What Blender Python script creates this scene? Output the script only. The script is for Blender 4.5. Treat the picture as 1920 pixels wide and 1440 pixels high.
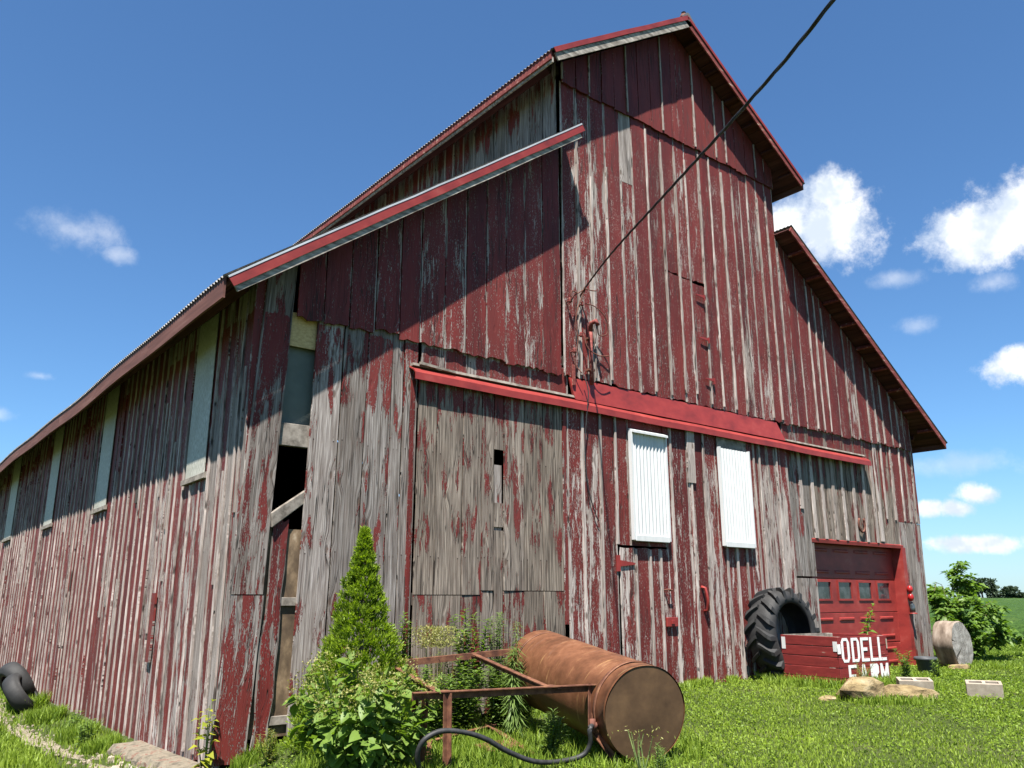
import bpy, math, random
import numpy as np
from mathutils import Vector, Matrix
random.seed(7)
RNG = np.random.default_rng(11)
for o in list(bpy.data.objects):
    bpy.data.objects.remove(o)
scene = bpy.context.scene
COL = scene.collection

# ------------------------------------------------------------------ camera
CAM = Vector((-3.97745805, -9.80341668, 1.6))
HEAD = math.radians(51.3)
PITCH = math.radians(14.47)
fwd = Vector((math.cos(HEAD)*math.cos(PITCH), math.sin(HEAD)*math.cos(PITCH), math.sin(PITCH)))
cam_data = bpy.data.cameras.new('camera')
cam_data.sensor_width = 36.0
cam_data.lens = 1550/1920*36.0
cam_data.clip_start = 0.05
cam_data.clip_end = 6000
cam = bpy.data.objects.new('camera', cam_data)
COL.objects.link(cam)
cam.location = CAM
cam.rotation_euler = fwd.to_track_quat('-Z', 'Y').to_euler()
scene.camera = cam

# ------------------------------------------------------------------ sun, sky, exposure
SUN_DIR = Vector((-1.08, -1.0, 3.15)).normalized()      # towards the sun
SUN_EL = math.asin(SUN_DIR.z)
sun_data = bpy.data.lights.new('sun', 'SUN')
sun_data.energy = 5.0
sun_data.angle = math.radians(0.55)
sun_data.color = (1.0, 0.95, 0.87)
sun = bpy.data.objects.new('sun', sun_data)
COL.objects.link(sun)
sun.rotation_euler = SUN_DIR.to_track_quat('Z', 'Y').to_euler()
sun.location = (-6, -6, 25)
scene.view_settings.view_transform = 'Standard'
scene.view_settings.look = 'None'
scene.view_settings.gamma = 1
scene.view_settings.use_curve_mapping = False
scene.view_settings.exposure = 1.62

# ------------------------------------------------------------------ node helper
class NT:
    def __init__(self, tree):
        self.t = tree; self.n = tree.nodes; self.l = tree.links
    def node(self, kind, **kw):
        n = self.n.new(kind)
        for k, v in kw.items():
            setattr(n, k, v)
        return n
    def put(self, sock, v):
        if v is None:
            return
        if hasattr(v, 'is_output') or isinstance(v, bpy.types.NodeSocket):
            self.l.new(v, sock)
        else:
            if sock.type == 'RGBA' and not isinstance(v, (int, float)) and len(v) == 3:
                v = (*v, 1)
            sock.default_value = v
    def m(self, op, a, b=None, c=None, clamp=False):
        n = self.node('ShaderNodeMath', operation=op, use_clamp=clamp)
        for i, v in enumerate((a, b, c)):
            self.put(n.inputs[i], v)
        return n.outputs[0]
    def add(self, a, b): return self.m('ADD', a, b)
    def sub(self, a, b): return self.m('SUBTRACT', a, b)
    def mul(self, a, b): return self.m('MULTIPLY', a, b)
    def mx(self, a, b): return self.m('MAXIMUM', a, b)
    def mn(self, a, b): return self.m('MINIMUM', a, b)
    def step(self, v, lo, hi, a=0.0, b=1.0, smooth=True):
        n = self.node('ShaderNodeMapRange', interpolation_type='SMOOTHSTEP' if smooth else 'LINEAR')
        n.clamp = True
        for s, x in zip(('Value', 'From Min', 'From Max', 'To Min', 'To Max'), (v, lo, hi, a, b)):
            self.put(n.inputs[s], x)
        return n.outputs['Result']
    def vec(self, x=0.0, y=0.0, z=0.0):
        n = self.node('ShaderNodeCombineXYZ')
        for i, v in enumerate((x, y, z)):
            self.put(n.inputs[i], v)
        return n.outputs[0]
    def xyz(self, v):
        n = self.node('ShaderNodeSeparateXYZ'); self.put(n.inputs[0], v)
        return n.outputs
    def vm(self, op, a, b=None, scale=None):
        n = self.node('ShaderNodeVectorMath', operation=op)
        self.put(n.inputs[0], a)
        if b is not None: self.put(n.inputs[1], b)
        if scale is not None: self.put(n.inputs['Scale'], scale)
        return n.outputs['Value'] if op in ('DOT_PRODUCT', 'LENGTH', 'DISTANCE') else n.outputs[0]
    def noise(self, v, scale=1.0, detail=3.0, rough=0.55, dist=0.0, dims='3D'):
        n = self.node('ShaderNodeTexNoise', noise_dimensions=dims)
        self.put(n.inputs['Vector'], v)
        n.inputs['Scale'].default_value = scale; n.inputs['Detail'].default_value = detail
        n.inputs['Roughness'].default_value = rough; n.inputs['Distortion'].default_value = dist
        return n.outputs[0]
    def voro(self, v, scale=1.0, out='Distance', dims='3D', feature='F1'):
        n = self.node('ShaderNodeTexVoronoi', voronoi_dimensions=dims, feature=feature)
        self.put(n.inputs['Vector'], v); n.inputs['Scale'].default_value = scale
        return n.outputs[out]
    def mix(self, f, a, b, blend='MIX'):
        n = self.node('ShaderNodeMix', data_type='RGBA', blend_type=blend)
        self.put(n.inputs[0], f); self.put(n.inputs[6], a); self.put(n.inputs[7], b)
        return n.outputs[2]
    def ramp(self, f, stops):
        n = self.node('ShaderNodeValToRGB')
        e = n.color_ramp.elements
        while len(e) > 1: e.remove(e[-1])
        e[0].position = stops[0][0]; e[0].color = (*stops[0][1], 1)
        for p, c in stops[1:]:
            x = e.new(p); x.color = (*c, 1)
        self.put(n.inputs[0], f)
        return n.outputs[0]
    def bump(self, h, strength=0.5, dist=0.01):
        n = self.node('ShaderNodeBump')
        n.inputs['Strength'].default_value = strength; n.inputs['Distance'].default_value = dist
        self.put(n.inputs['Height'], h)
        return n.outputs[0]

def new_mat(name):
    m = bpy.data.materials.new(name); m.use_nodes = True
    m.node_tree.nodes.clear()
    return m, NT(m.node_tree)

def finish(t, color, rough=0.8, normal=None, metal=0.0, spec=0.3, trans=0.0, tcolor=None):
    b = t.node('ShaderNodeBsdfPrincipled')
    t.put(b.inputs['Base Color'], color); t.put(b.inputs['Roughness'], rough)
    t.put(b.inputs['Metallic'], metal); b.inputs['Specular IOR Level'].default_value = spec
    if normal is not None: t.put(b.inputs['Normal'], normal)
    out = t.node('ShaderNodeOutputMaterial')
    sh = b.outputs[0]
    if trans > 0:
        tr = t.node('ShaderNodeBsdfTranslucent'); t.put(tr.inputs[0], tcolor if tcolor is not None else color)
        mx = t.node('ShaderNodeMixShader'); mx.inputs[0].default_value = trans
        t.l.new(sh, mx.inputs[1]); t.l.new(tr.outputs[0], mx.inputs[2]); sh = mx.outputs[0]
    t.l.new(sh, out.inputs[0])

# ------------------------------------------------------------------ world: clear sky with a few fair-weather clouds
world = bpy.data.worlds.new('World'); scene.world = world; world.use_nodes = True
world.node_tree.nodes.clear()
w = NT(world.node_tree)
sky = w.node('ShaderNodeTexSky', sky_type='NISHITA')
sky.sun_disc = False
sky.sun_elevation = SUN_EL
sky.sun_rotation = math.atan2(SUN_DIR.x, SUN_DIR.y)
sky.altitude = 200; sky.air_density = 1.0; sky.dust_density = 0.3; sky.ozone_density = 4.0
SKY_STRENGTH = 0.0555
d = w.vm('NORMALIZE', w.node('ShaderNodeTexCoord').outputs['Generated'])
def direction(az, el):
    az, el = math.radians(az), math.radians(el)
    return Vector((math.cos(az)*math.cos(el), math.sin(az)*math.cos(el), math.sin(el)))
# azimuth, elevation, half width, half height (degrees), density
CLOUDS = [(29.2, 23.5, 3.9, 3.1, 1.0), (31.6, 24.2, 2.6, 2.2, 1.0), (28.2, 25.6, 1.9, 1.6, 1.0), (19.7, 21.6, 3.6, 2.3, 1.0), (17.3, 22.3, 3.2, 2.6, 1.0),
          (18.6, 13.6, 2.6, 1.3, 1.0), (15.5, 14.2, 3.0, 1.9, 1.0), (81.3, 22.0, 3.2, 1.5, 0.5), (78.4, 21.0, 1.2, .7, 0.3), (24.0, 16.6, 1.5, .8, 0.3), (19.6, 18.4, 1.4, .8, 0.3), (24.9, 19.6, 1.8, .7, .22),
          (22.0, 6.0, 1.2, .75, 0.85), (23.2, 5.2, 1.1, .6, 0.85), (24.6, 5.3, 1.0, .55, 0.8), (22.3, 3.1, 2.4, .6, 0.7), (18.0, 3.2, 2.2, .7, .7),
          (23.0, 7.9, 4.5, .9, 0.4), (16.5, 7.5, 4.0, .9, .4), (84.5, 10.5, 1.6, .5, .2), (82, 13, 1.2, .4, .2),
          (-25, 20, 6, 3, 1), (-80, 26, 5, 2.5, .9), (-135, 16, 6, 3, 1), (165, 24, 5, 2.5, .9), (120, 14, 5, 2, .8)]
warp = w.noise(d, 9.0, 3.0, 0.6)
wv = w.noise(w.vm('ADD', d, (7.3, 1.1, 3.7)), 24.0, 6.0, 0.68)
wsum = w.add(w.mul(w.sub(warp, 0.5), 1.7), w.mul(w.sub(wv, 0.5), 2.6))
dx_, dy_, dz_ = w.xyz(d)
azel = w.vec(w.mul(w.m('ARCTAN2', dy_, dx_), 57.29578), w.mul(w.m('ARCSINE', dz_), 57.29578), 0.0)
group = {True: None, False: None}
for az, el, a, b, k in CLOUDS:
    cosel = math.cos(math.radians(el))
    n = w.node('ShaderNodeVectorMath', operation='MULTIPLY_ADD')
    w.put(n.inputs[0], azel); n.inputs[1].default_value = (cosel/a, 1/b, 0); n.inputs[2].default_value = (-az*cosel/a, -el/b, 0)
    rr = w.vm('LENGTH', n.outputs[0])
    g = k > .6
    group[g] = rr if group[g] is None else w.mn(group[g], rr)
wf = w.add(w.mul(wsum, 0.62), 1.0)
dens = w.mx(w.step(w.sub(wf, group[True]), -0.05, 0.62), w.step(w.sub(wf, group[False]), 0.0, 1.0, 0.0, 0.36))
shade = w.noise(w.vm('ADD', d, (1.0, 4.0, 2.02)), 19.0, 4.0, 0.6)
ccol = w.mix(w.step(shade, 0.36, 0.62), (4.6, 5.2, 6.1, 1), (7.8, 7.8, 7.8, 1))
clear = w.mix(1.0, sky.outputs[0], (0.62, 0.86, 1.02, 1), 'MULTIPLY')
lowhaze = w.step(dz_, 0.0, 0.16, 0.3, 0.0)
skyc = w.mix(lowhaze, clear, (3.4, 4.3, 5.6, 1))
skyc = w.mix(dens, skyc, ccol)
bg = w.node('ShaderNodeBackground'); w.put(bg.inputs[0], skyc); bg.inputs[1].default_value = SKY_STRENGTH
wo = w.node('ShaderNodeOutputWorld'); w.l.new(bg.outputs[0], wo.inputs[0])
world.cycles.sampling_method = 'MANUAL'
world.cycles.sample_map_resolution = 256
scene.cycles.max_bounces = 5
scene.cycles.diffuse_bounces = 3
scene.cycles.glossy_bounces = 3
scene.cycles.transmission_bounces = 3
scene.cycles.transparent_max_bounces = 6
# ------------------------------------------------------------------ materials
def wood_material(name='weathered_barn_wood', warm=(1, 1, 1), red=(0.128, 0.0165, 0.0145), red2=(0.075, 0.0105, 0.0098)):
    """peeling paint on weathered wood; object colour = wear, tone, board width, edge wear"""
    m, t = new_mat(name)
    uv = t.node('ShaderNodeUVMap').outputs[0]
    oi = t.node('ShaderNodeObjectInfo')
    sep = t.node('ShaderNodeSeparateColor'); t.put(sep.inputs[0], oi.outputs['Color'])
    wear, tone, width = sep.outputs[0], sep.outputs[1], sep.outputs[2]
    edge = oi.outputs['Alpha']
    rnd = t.mul(oi.outputs['Random'], 41.0)
    rnd2 = t.m('FRACT', t.mul(oi.outputs['Random'], 97.3))
    u, v, _ = t.xyz(uv)
    # knots
    kn = t.voro(t.vec(t.add(t.mul(u, 3.0), t.mul(rnd, 3.1)), t.add(t.mul(v, 1.15), rnd), 0.0), 1.0, dims='2D')
    k = t.step(kn, 0.02, 0.30, 1.0, 0.0)
    kc = t.step(kn, 0.035, 0.085, 1.0, 0.0)
    uw = t.add(u, t.mul(k, 0.045))
    g1 = t.noise(t.vec(t.mul(uw, 60), t.mul(v, 1.4), rnd), 1.0, 3.0, 0.6)
    g2 = t.noise(t.vec(t.mul(uw, 210), t.mul(v, 4.0), rnd), 1.0, 1.0, 0.5)
    cr = t.noise(t.vec(t.mul(uw, 17), t.mul(v, 0.55), t.add(rnd, 5.0)), 1.0, 2.0, 0.5)
    crack = t.step(t.m('ABSOLUTE', t.sub(cr, 0.5)), 0.002, 0.016, 1.0, 0.0)
    crack = t.mul(crack, t.step(t.noise(t.vec(t.mul(u, 3), t.mul(v, .8), rnd), 1.0, 1.0), .40, .54))
    # paint
    vs = t.step(t.m('FRACT', t.mul(rnd2, 7.7)), 0, 1, .55, 1.7, smooth=False)
    pa = t.noise(t.vec(t.mul(u, t.mul(vs, 7.0)), t.mul(v, t.mul(vs, .9)), t.add(rnd, 11.0)), 1.0, 5.0, 0.66, 0.3)
    pb = t.noise(t.vec(t.mul(uw, 55), t.mul(v, 3.2), t.add(rnd, 3.0)), 1.0, 3.0, 0.62)
    e = t.mn(u, t.sub(width, u))
    ew = t.mul(edge, t.step(e, 0.002, t.add(0.012, t.mul(pb, 0.045)), 1.0, 0.0))
    pc = t.noise(t.vec(t.mul(u, 95), t.mul(v, 26), rnd), 1.0, 2.0, 0.6)
    P = t.add(t.mul(pa, 0.58), t.add(t.mul(pb, 0.28), t.mul(pc, 0.14)))
    kb = t.mul(t.step(kn, 0.02, 0.55, 1.0, 0.0), t.step(pa, .40, .60))
    P = t.add(P, t.mul(t.mul(kb, t.step(tone, .3, .7, 1.0, .3)), 0.15))
    fl = t.mul(t.step(pc, .565, .63), t.step(pb, .44, .56))
    P = t.sub(P, t.mul(fl, .22))
    P = t.sub(P, t.mul(ew, 0.34))
    # paint lasts longest under the eaves and laps; extra red also paints in shade
    shelter_shade = t.add(t.mul(t.step(v, 3.6, 5.0), t.step(v, 5.12, 5.17, 1.0, 0.0)), t.step(v, 9.8, 10.7))
    P = t.add(P, t.mul(shelter_shade, 0.13))
    thr = t.step(wear, 0.0, 1.0, 0.30, 0.72, smooth=False)
    paint = t.step(t.sub(P, thr), -0.008, 0.014)
    # wood colour
    grey = t.ramp(g1, [(0.30, (0.022, 0.019, 0.017)), (0.42, (0.095, 0.087, 0.081)), (0.54, (0.195, 0.182, 0.172)), (0.72, (0.34, 0.322, 0.306))])
    pale = t.ramp(g1, [(0.22, (0.17, 0.128, 0.115)), (0.42, (0.37, 0.315, 0.29)), (0.65, (0.55, 0.49, 0.455))])
    wood = t.mix(tone, t.mix(1.0, grey, (*warm, 1), 'MULTIPLY'), pale)
    wood = t.mix(1.0, wood, t.vec(t.step(rnd2, 0, 1, .72, 1.12, smooth=False), t.step(rnd2, 0, 1, .70, 1.12, smooth=False), t.step(rnd2, 0, 1, .68, 1.12, smooth=False)), 'MULTIPLY')
    wood = t.mix(t.mul(t.step(pa, .4, .66), 0.35), wood, (0.10, 0.075, 0.058))
    wood = t.mix(t.step(g2, 0.36, 0.62, 0.38, 0.0), wood, (0.07, 0.055, 0.045))
    wood = t.mix(t.mul(kc, 0.75), wood, (0.075, 0.045, 0.032))
    wood = t.mix(t.mul(t.step(pb, .5, .72), t.mul(0.2, t.sub(1.0, tone))), wood, (0.13, 0.05, 0.04))
    slow = t.noise(t.vec(t.mul(u, 4), t.mul(v, 0.7), t.add(rnd, 20.0)), 1.0, 3.0)
    rc = t.mix(t.step(slow, 0.35, 0.68), red2, red)
    rc = t.mix(t.mul(rnd2, 0.5), rc, (0.16, 0.03, 0.025))
    rc = t.mix(t.step(g2, .58, .8, 0.0, .35), rc, (0.2, .09, .075))
    stain = t.noise(t.vec(t.mul(u, 5), t.mul(v, .45), t.add(rnd, 31.0)), 1.0, 3.0, .6)
    wood = t.mix(t.step(stain, .52, .76, 0, .5), wood, (0.06, 0.045, 0.036))
    col = t.mix(paint, wood, rc)
    # two nails per girt with a short rust run below
    nv = t.sub(t.mul(t.m('FRACT', t.mul(t.add(v, t.mul(rnd2, .05)), 0.69)), 1.449), 0.72)
    ne = t.m('ABSOLUTE', t.sub(e, t.add(.04, t.mul(rnd2, .02))))
    wide = t.step(width, .15, .2)
    head = t.mul(t.step(t.m('SQRT', t.add(t.mul(nv, nv), t.mul(ne, ne))), .008, .013, 1.0, 0.0), wide)
    run = t.mul(t.mul(t.step(ne, .002, t.add(.004, t.mul(pb, .02)), 1.0, 0.0), t.mul(t.step(nv, -.3, 0.0), t.step(nv, -.002, .004, 1.0, 0.0))), wide)
    col = t.mix(t.mul(run, .55), col, (0.05, 0.026, 0.018))
    col = t.mix(t.mul(crack, 0.85), col, (0.02, 0.015, 0.012))
    col = t.mix(t.mul(head, .85), col, (0.02, 0.014, 0.012))
    h = t.add(t.mul(paint, 0.55), t.add(t.mul(g1, 0.55), t.mul(g2, 0.25)))
    h = t.sub(h, t.add(t.mul(crack, 1.1), t.mul(kc, 0.4)))
    finish(t, col, t.step(paint, 0, 1, 0.85, 0.62), t.bump(h, 0.9, 0.008), spec=0.25)
    return m

def simple(name, stops, scale=(1, 1, 1), detail=4, rough=0.8, bump=0.3, bdist=0.006, metal=0.0, spec=0.3, coord='Object', rscale=1.0, trans=0.0):
    m, t = new_mat(name)
    c = t.node('ShaderNodeTexCoord').outputs[coord]
    p = t.vm('MULTIPLY', c, tuple(scale))
    oi = t.node('ShaderNodeObjectInfo').outputs['Random']
    p = t.vm('ADD', p, t.vec(t.mul(oi, 17.0 * rscale), t.mul(oi, 31.0 * rscale), 0.0))
    n = t.noise(p, 1.0, detail, 0.62)
    col = t.ramp(n, stops)
    finish(t, col, rough, t.bump(n, bump, bdist) if bump else None, metal, spec, trans)
    return m

WOOD = wood_material()
WOOD_WARM = wood_material('brown_grey_door_wood', (1.04, .93, .80))
BEAM = simple('grey_beam_wood', [(.3, (.08, .068, .055)), (.5, (.19, .165, .14)), (.7, (.28, .25, .215))], (9, 9, 9), 5, .9, .5)
SOFFIT = simple('red_brown_roof_wood', [(.3, (.03, .009, .008)), (.5, (.06, .016, .014)), (.72, (.11, .04, .034))], (9, .6, 9), 4, .85, .4)
FASCIA_BROWN = simple('brown_painted_fascia', [(.3, (.075, .03, .024)), (.55, (.115, .046, .036)), (.75, (.16, .08, .065))], (6, .8, 12), 4, .8, .3)
FASCIA_PALE = simple('bare_weathered_fascia', [(.32, (.08, .066, .055)), (.5, (.23, .205, .18)), (.68, (.42, .385, .34))], (4, 18, 18), 6, .9, .6)
FASCIA_RED = simple('worn_red_fascia', [(.3, (.09, .02, .018)), (.5, (.15, .03, .026)), (.6, (.2, .055, .045)), (.7, (.33, .26, .2))], (3, 14, 14), 6, .8, .4)
RED_METAL = simple('red_painted_metal', [(.3, (.13, .016, .014)), (.45, (.19, .021, .018)), (.58, (.225, .027, .022)), (.68, (.25, .045, .037)), (.73, (.21, .10, .075))], (2.2, 2.2, 3.5), 9, .5, .12, .004, spec=.4)
GALV = simple('galvanised_roof_sheet', [(.3, (.42, .42, .42)), (.7, (.60, .60, .59))], (3, 3, 3), 3, .38, .05, .002, metal=.35, spec=.5)
ROOF_METAL = simple('dull_galvanised_roofing', [(.3, (.09, .085, .08)), (.6, (.15, .145, .14)), (.75, (.24, .235, .23))], (5, 5, 5), 4, .55, .05, .002, metal=.2)
WHITE = simple('white_painted_sheet', [(.3, (.42, .43, .43)), (.5, (.50, .51, .51)), (.8, (.56, .56, .55))], (9, 9, 1.6), 6, .6, .03, .002, spec=.3)
DARK = simple('dark_interior_boards', [(.3, (.03, .024, .02)), (.7, (.07, .055, .045))], (5, 5, 1), 3, .95, .2)
GREEN_PANEL = simple('grey_green_interior_panel', [(.3, (.10, .115, .10)), (.7, (.145, .16, .14))], (2, 2, 2), 3, .8, .1)
OSB = simple('yellow_plywood', [(.3, (.36, .24, .10)), (.6, (.52, .37, .17)), (.75, (.6, .46, .25))], (18, 18, 30), 4, .8, .2)
HARDBOARD = simple('stained_brown_hardboard', [(.3, (.045, .03, .02)), (.5, (.11, .075, .045)), (.62, (.2, .14, .085)), (.72, (.34, .27, .19))], (5, 5, 3), 7, .8, .2)
RUBBER = simple('worn_black_rubber', [(.3, (.010, .010, .0105)), (.6, (.02, .02, .0205)), (.8, (.05, .048, .046))], (5, 5, 5), 6, .72, .25, .004, spec=.4)
CABLE = simple('black_cable_rubber', [(.3, (.012, .012, .013)), (.7, (.03, .03, .032))], (20, 20, 20), 2, .6, .1, spec=.35)
IRON = simple('dark_rusty_iron', [(.3, (.07, .025, .018)), (.6, (.13, .05, .034)), (.8, (.2, .08, .05))], (14, 14, 14), 5, .8, .4)
CONCRETE = simple('pale_concrete', [(.3, (.19, .155, .12)), (.5, (.28, .235, .185)), (.7, (.36, .31, .25))], (7, 7, 7), 8, .92, .5)
PINK_CONCRETE = simple('flaking_red_concrete', [(.3, (.06, .05, .038)), (.46, (.135, .115, .085)), (.56, (.165, .14, .105)), (.605, (.12, .05, .036)), (.66, (.15, .115, .085)), (.72, (.11, .045, .034))], (9, 9, 9), 10, .92, 1.0, .03)
CHIP = simple('tan_limestone_chip', [(.3, (.14, .118, .08)), (.7, (.26, .225, .17))], (20, 20, 20), 3, .95, .2)
LIMESTONE = simple('yellow_limestone', [(.32, (.04, .03, .018)), (.42, (.12, .085, .042)), (.54, (.215, .16, .08)), (.72, (.29, .24, .155))], (3.6, 3.6, 6), 10, .92, 1.0, .06)
PLASTIC = simple('dark_grey_plastic', [(.3, (.035, .038, .042)), (.6, (.055, .06, .065)), (.75, (.12, .12, .12))], (3, 3, 3), 4, .55, .05)
BARK = simple('stripped_trunk_wood', [(.3, (.085, .062, .046)), (.5, (.18, .14, .11)), (.7, (.28, .235, .195))], (3, 3, 9), 7, .9, .6, .015)
TWIG = simple('brown_twig', [(.3, (.07, .05, .03)), (.7, (.14, .11, .06))], (20, 20, 20), 3, .9, .2)
GREEN_STEM = simple('green_stem', [(.3, (.07, .11, .03)), (.7, (.13, .17, .05))], (20, 20, 20), 3, .8, .1)
TRUNK = simple('grey_brown_bark', [(.3, (.06, .045, .035)), (.7, (.14, .11, .085))], (10, 10, 2), 5, .9, .5)
GLASS = None
def glass_material():
    m, t = new_mat('dusty_window_glass')
    c = t.node('ShaderNodeTexCoord').outputs['Object']
    n = t.noise(c, 6.0, 4.0)
    col = t.ramp(n, [(.35, (.018, .024, .026)), (.7, (.06, .07, .075))])
    finish(t, col, .12, None, 0, .7)
    return m
GLASS = glass_material()

def fibre_material():
    m, t = new_mat('pale_green_fibreglass')
    c = t.node('ShaderNodeTexCoord').outputs['Object']
    n = t.noise(t.vm('MULTIPLY', c, (60, 60, 14)), 1.0, 4.0, .7)
    big = t.noise(t.vm('MULTIPLY', c, (2, 2, 1.2)), 1.0, 3.0)
    col = t.ramp(n, [(.32, (.19, .185, .15)), (.5, (.35, .34, .29)), (.68, (.55, .53, .47))])
    col = t.mix(t.step(big, .4, .7, 0, .5), col, (.24, .23, .18))
    finish(t, col, .6, t.bump(n, .3, .004), 0, .3)
    return m
FIBRE = fibre_material()

def rust_material():
    m, t = new_mat('rusty_steel_tank')
    c = t.node('ShaderNodeTexCoord').outputs['Object']
    n = t.noise(c, 3.2, 8.0, .65)
    n2 = t.noise(t.vm('MULTIPLY', c, (2.0, 2.0, 9.0)), 1.0, 6.0, .62)
    n3 = t.noise(c, 42.0, 3.0, .6)
    col = t.ramp(n, [(.28, (.065, .027, .014)), (.45, (.112, .044, .021)), (.58, (.15, .06, .028)), (.74, (.20, .095, .05))])
    streak = t.noise(t.vm('MULTIPLY', c, (3, 3, 26)), 1.0, 4.0, .6)
    col = t.mix(t.mul(t.step(streak, .55, .72), t.step(n2, .44, .62)), col, (.33, .19, .08))
    col = t.mix(t.step(n3, .58, .8, 0, .6), col, (.04, .018, .012))
    col = t.mix(t.step(n2, .6, .75, 0, .5), col, (.15, .085, .062))
    finish(t, col, t.step(n, .3, .7, .42, .68), t.bump(t.add(n, t.mul(n3, .3)), .22, .008), .25, .4)
    return m
RUST = rust_material()
TANK_END = simple('dark_rust_tank_end', [(.3, (.052, .029, .016)), (.5, (.088, .05, .027)), (.68, (.135, .078, .04))], (2.4, 2.4, 2.4), 8, .6, .2, .005, metal=.15)
def rust_bar():
    m, t = new_mat('rusty_angle_iron')
    c = t.node('ShaderNodeNewGeometry').outputs['Position']
    n = t.noise(c, 9.0, 7.0, .65)
    col = t.ramp(n, [(.28, (.035, .015, .010)), (.45, (.095, .037, .022)), (.6, (.16, .07, .038)), (.74, (.26, .15, .065))])
    finish(t, col, .75, t.bump(n, .4, .004), .1, .3)
    return m
RUST_BAR = rust_bar()

def leaf_material(name, dark, light, trans=.35, rough=.5):
    m, t = new_mat(name)
    a = t.node('ShaderNodeAttribute', attribute_name='tint'); a.attribute_type = 'GEOMETRY'
    oi = t.node('ShaderNodeObjectInfo').outputs['Random']
    c = t.node('ShaderNodeTexCoord').outputs['Object']
    n = t.noise(c, 9.0, 2.0)
    f = t.add(t.mul(a.outputs['Fac'], .75), t.add(t.mul(oi, .12), t.mul(t.sub(n, .5), .35)))
    col = t.ramp(f, [(.05, dark), (.55, tuple((x+y)/2 for x, y in zip(dark, light))), (.95, light)])
    tc = t.mix(1.0, col, (1.25, 1.35, .45, 1), 'MULTIPLY')
    finish(t, col, rough, None, 0, .35, trans, tc)
    return m
LEAF_BUSH = leaf_material('bush_leaf', (.075, .14, .022), (.21, .30, .055), .4)
LEAF_BUD = leaf_material('dry_seed_head', (.13, .15, .03), (.33, .30, .10), .3)
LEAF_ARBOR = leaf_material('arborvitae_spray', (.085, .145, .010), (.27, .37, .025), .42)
LEAF_WEED = leaf_material('weed_leaf', (.07, .125, .03), (.19, .27, .07), .4)
LEAF_YELLOW = leaf_material('yellow_vine_leaf', (.16, .2, .02), (.42, .38, .03), .4)
LEAF_SHRUB = leaf_material('mulberry_leaf', (.045, .095, .016), (.19, .30, .042), .4)
LEAF_FAR = leaf_material('far_tree_foliage', (.018, .034, .020), (.05, .08, .035), .15, .8)
GRASSM = leaf_material('grass_blade', (.085, .15, .012), (.30, .395, .05), .4, .55)

def ground_material():
    m, t = new_mat('lawn_soil')
    p = t.node('ShaderNodeNewGeometry').outputs['Position']
    n = t.noise(p, 1.1, 6.0, .6); f = t.noise(p, 26.0, 5.0, .7)
    col = t.ramp(f, [(.3, (.02, .028, .008)), (.5, (.04, .056, .014)), (.7, (.07, .09, .024))])
    col = t.mix(t.step(n, .52, .72, 0, .5), col, (.10, .095, .05))
    far = t.step(t.vm('LENGTH', p), 22.0, 40.0)
    col = t.mix(t.mul(far, .5), col, (.06, .085, .025))
    finish(t, col, .95, t.bump(f, .8, .04), 0, .1)
    return m
GROUND = ground_material()
def gravel_material():
    m, t = new_mat('pale_limestone_gravel')
    p = t.node('ShaderNodeNewGeometry').outputs['Position']
    n = t.noise(p, 30.0, 5.0, .7); v = t.voro(p, 38.0)
    col = t.ramp(n, [(.3, (.09, .075, .05)), (.5, (.19, .165, .12)), (.7, (.30, .27, .21))])
    finish(t, col, .95, t.bump(t.add(v, n), .9, .02), 0, .1)
    return m
GRAVEL = gravel_material()
def crop_material():
    m, t = new_mat('soybean_crop')
    p = t.node('ShaderNodeNewGeometry').outputs['Position']
    n = t.noise(p, .09, 5.0, .6); f = t.noise(p, 3.5, 4.0, .7)
    col = t.ramp(f, [(.3, (.016, .036, .008)), (.55, (.034, .072, .014)), (.75, (.065, .115, .022))])
    col = t.mix(t.step(n, .5, .7, 0, .45), col, (.085, .13, .035))
    finish(t, col, .9, t.bump(f, 1.0, .2), 0, .1)
    return m
CROP = crop_material()

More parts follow.
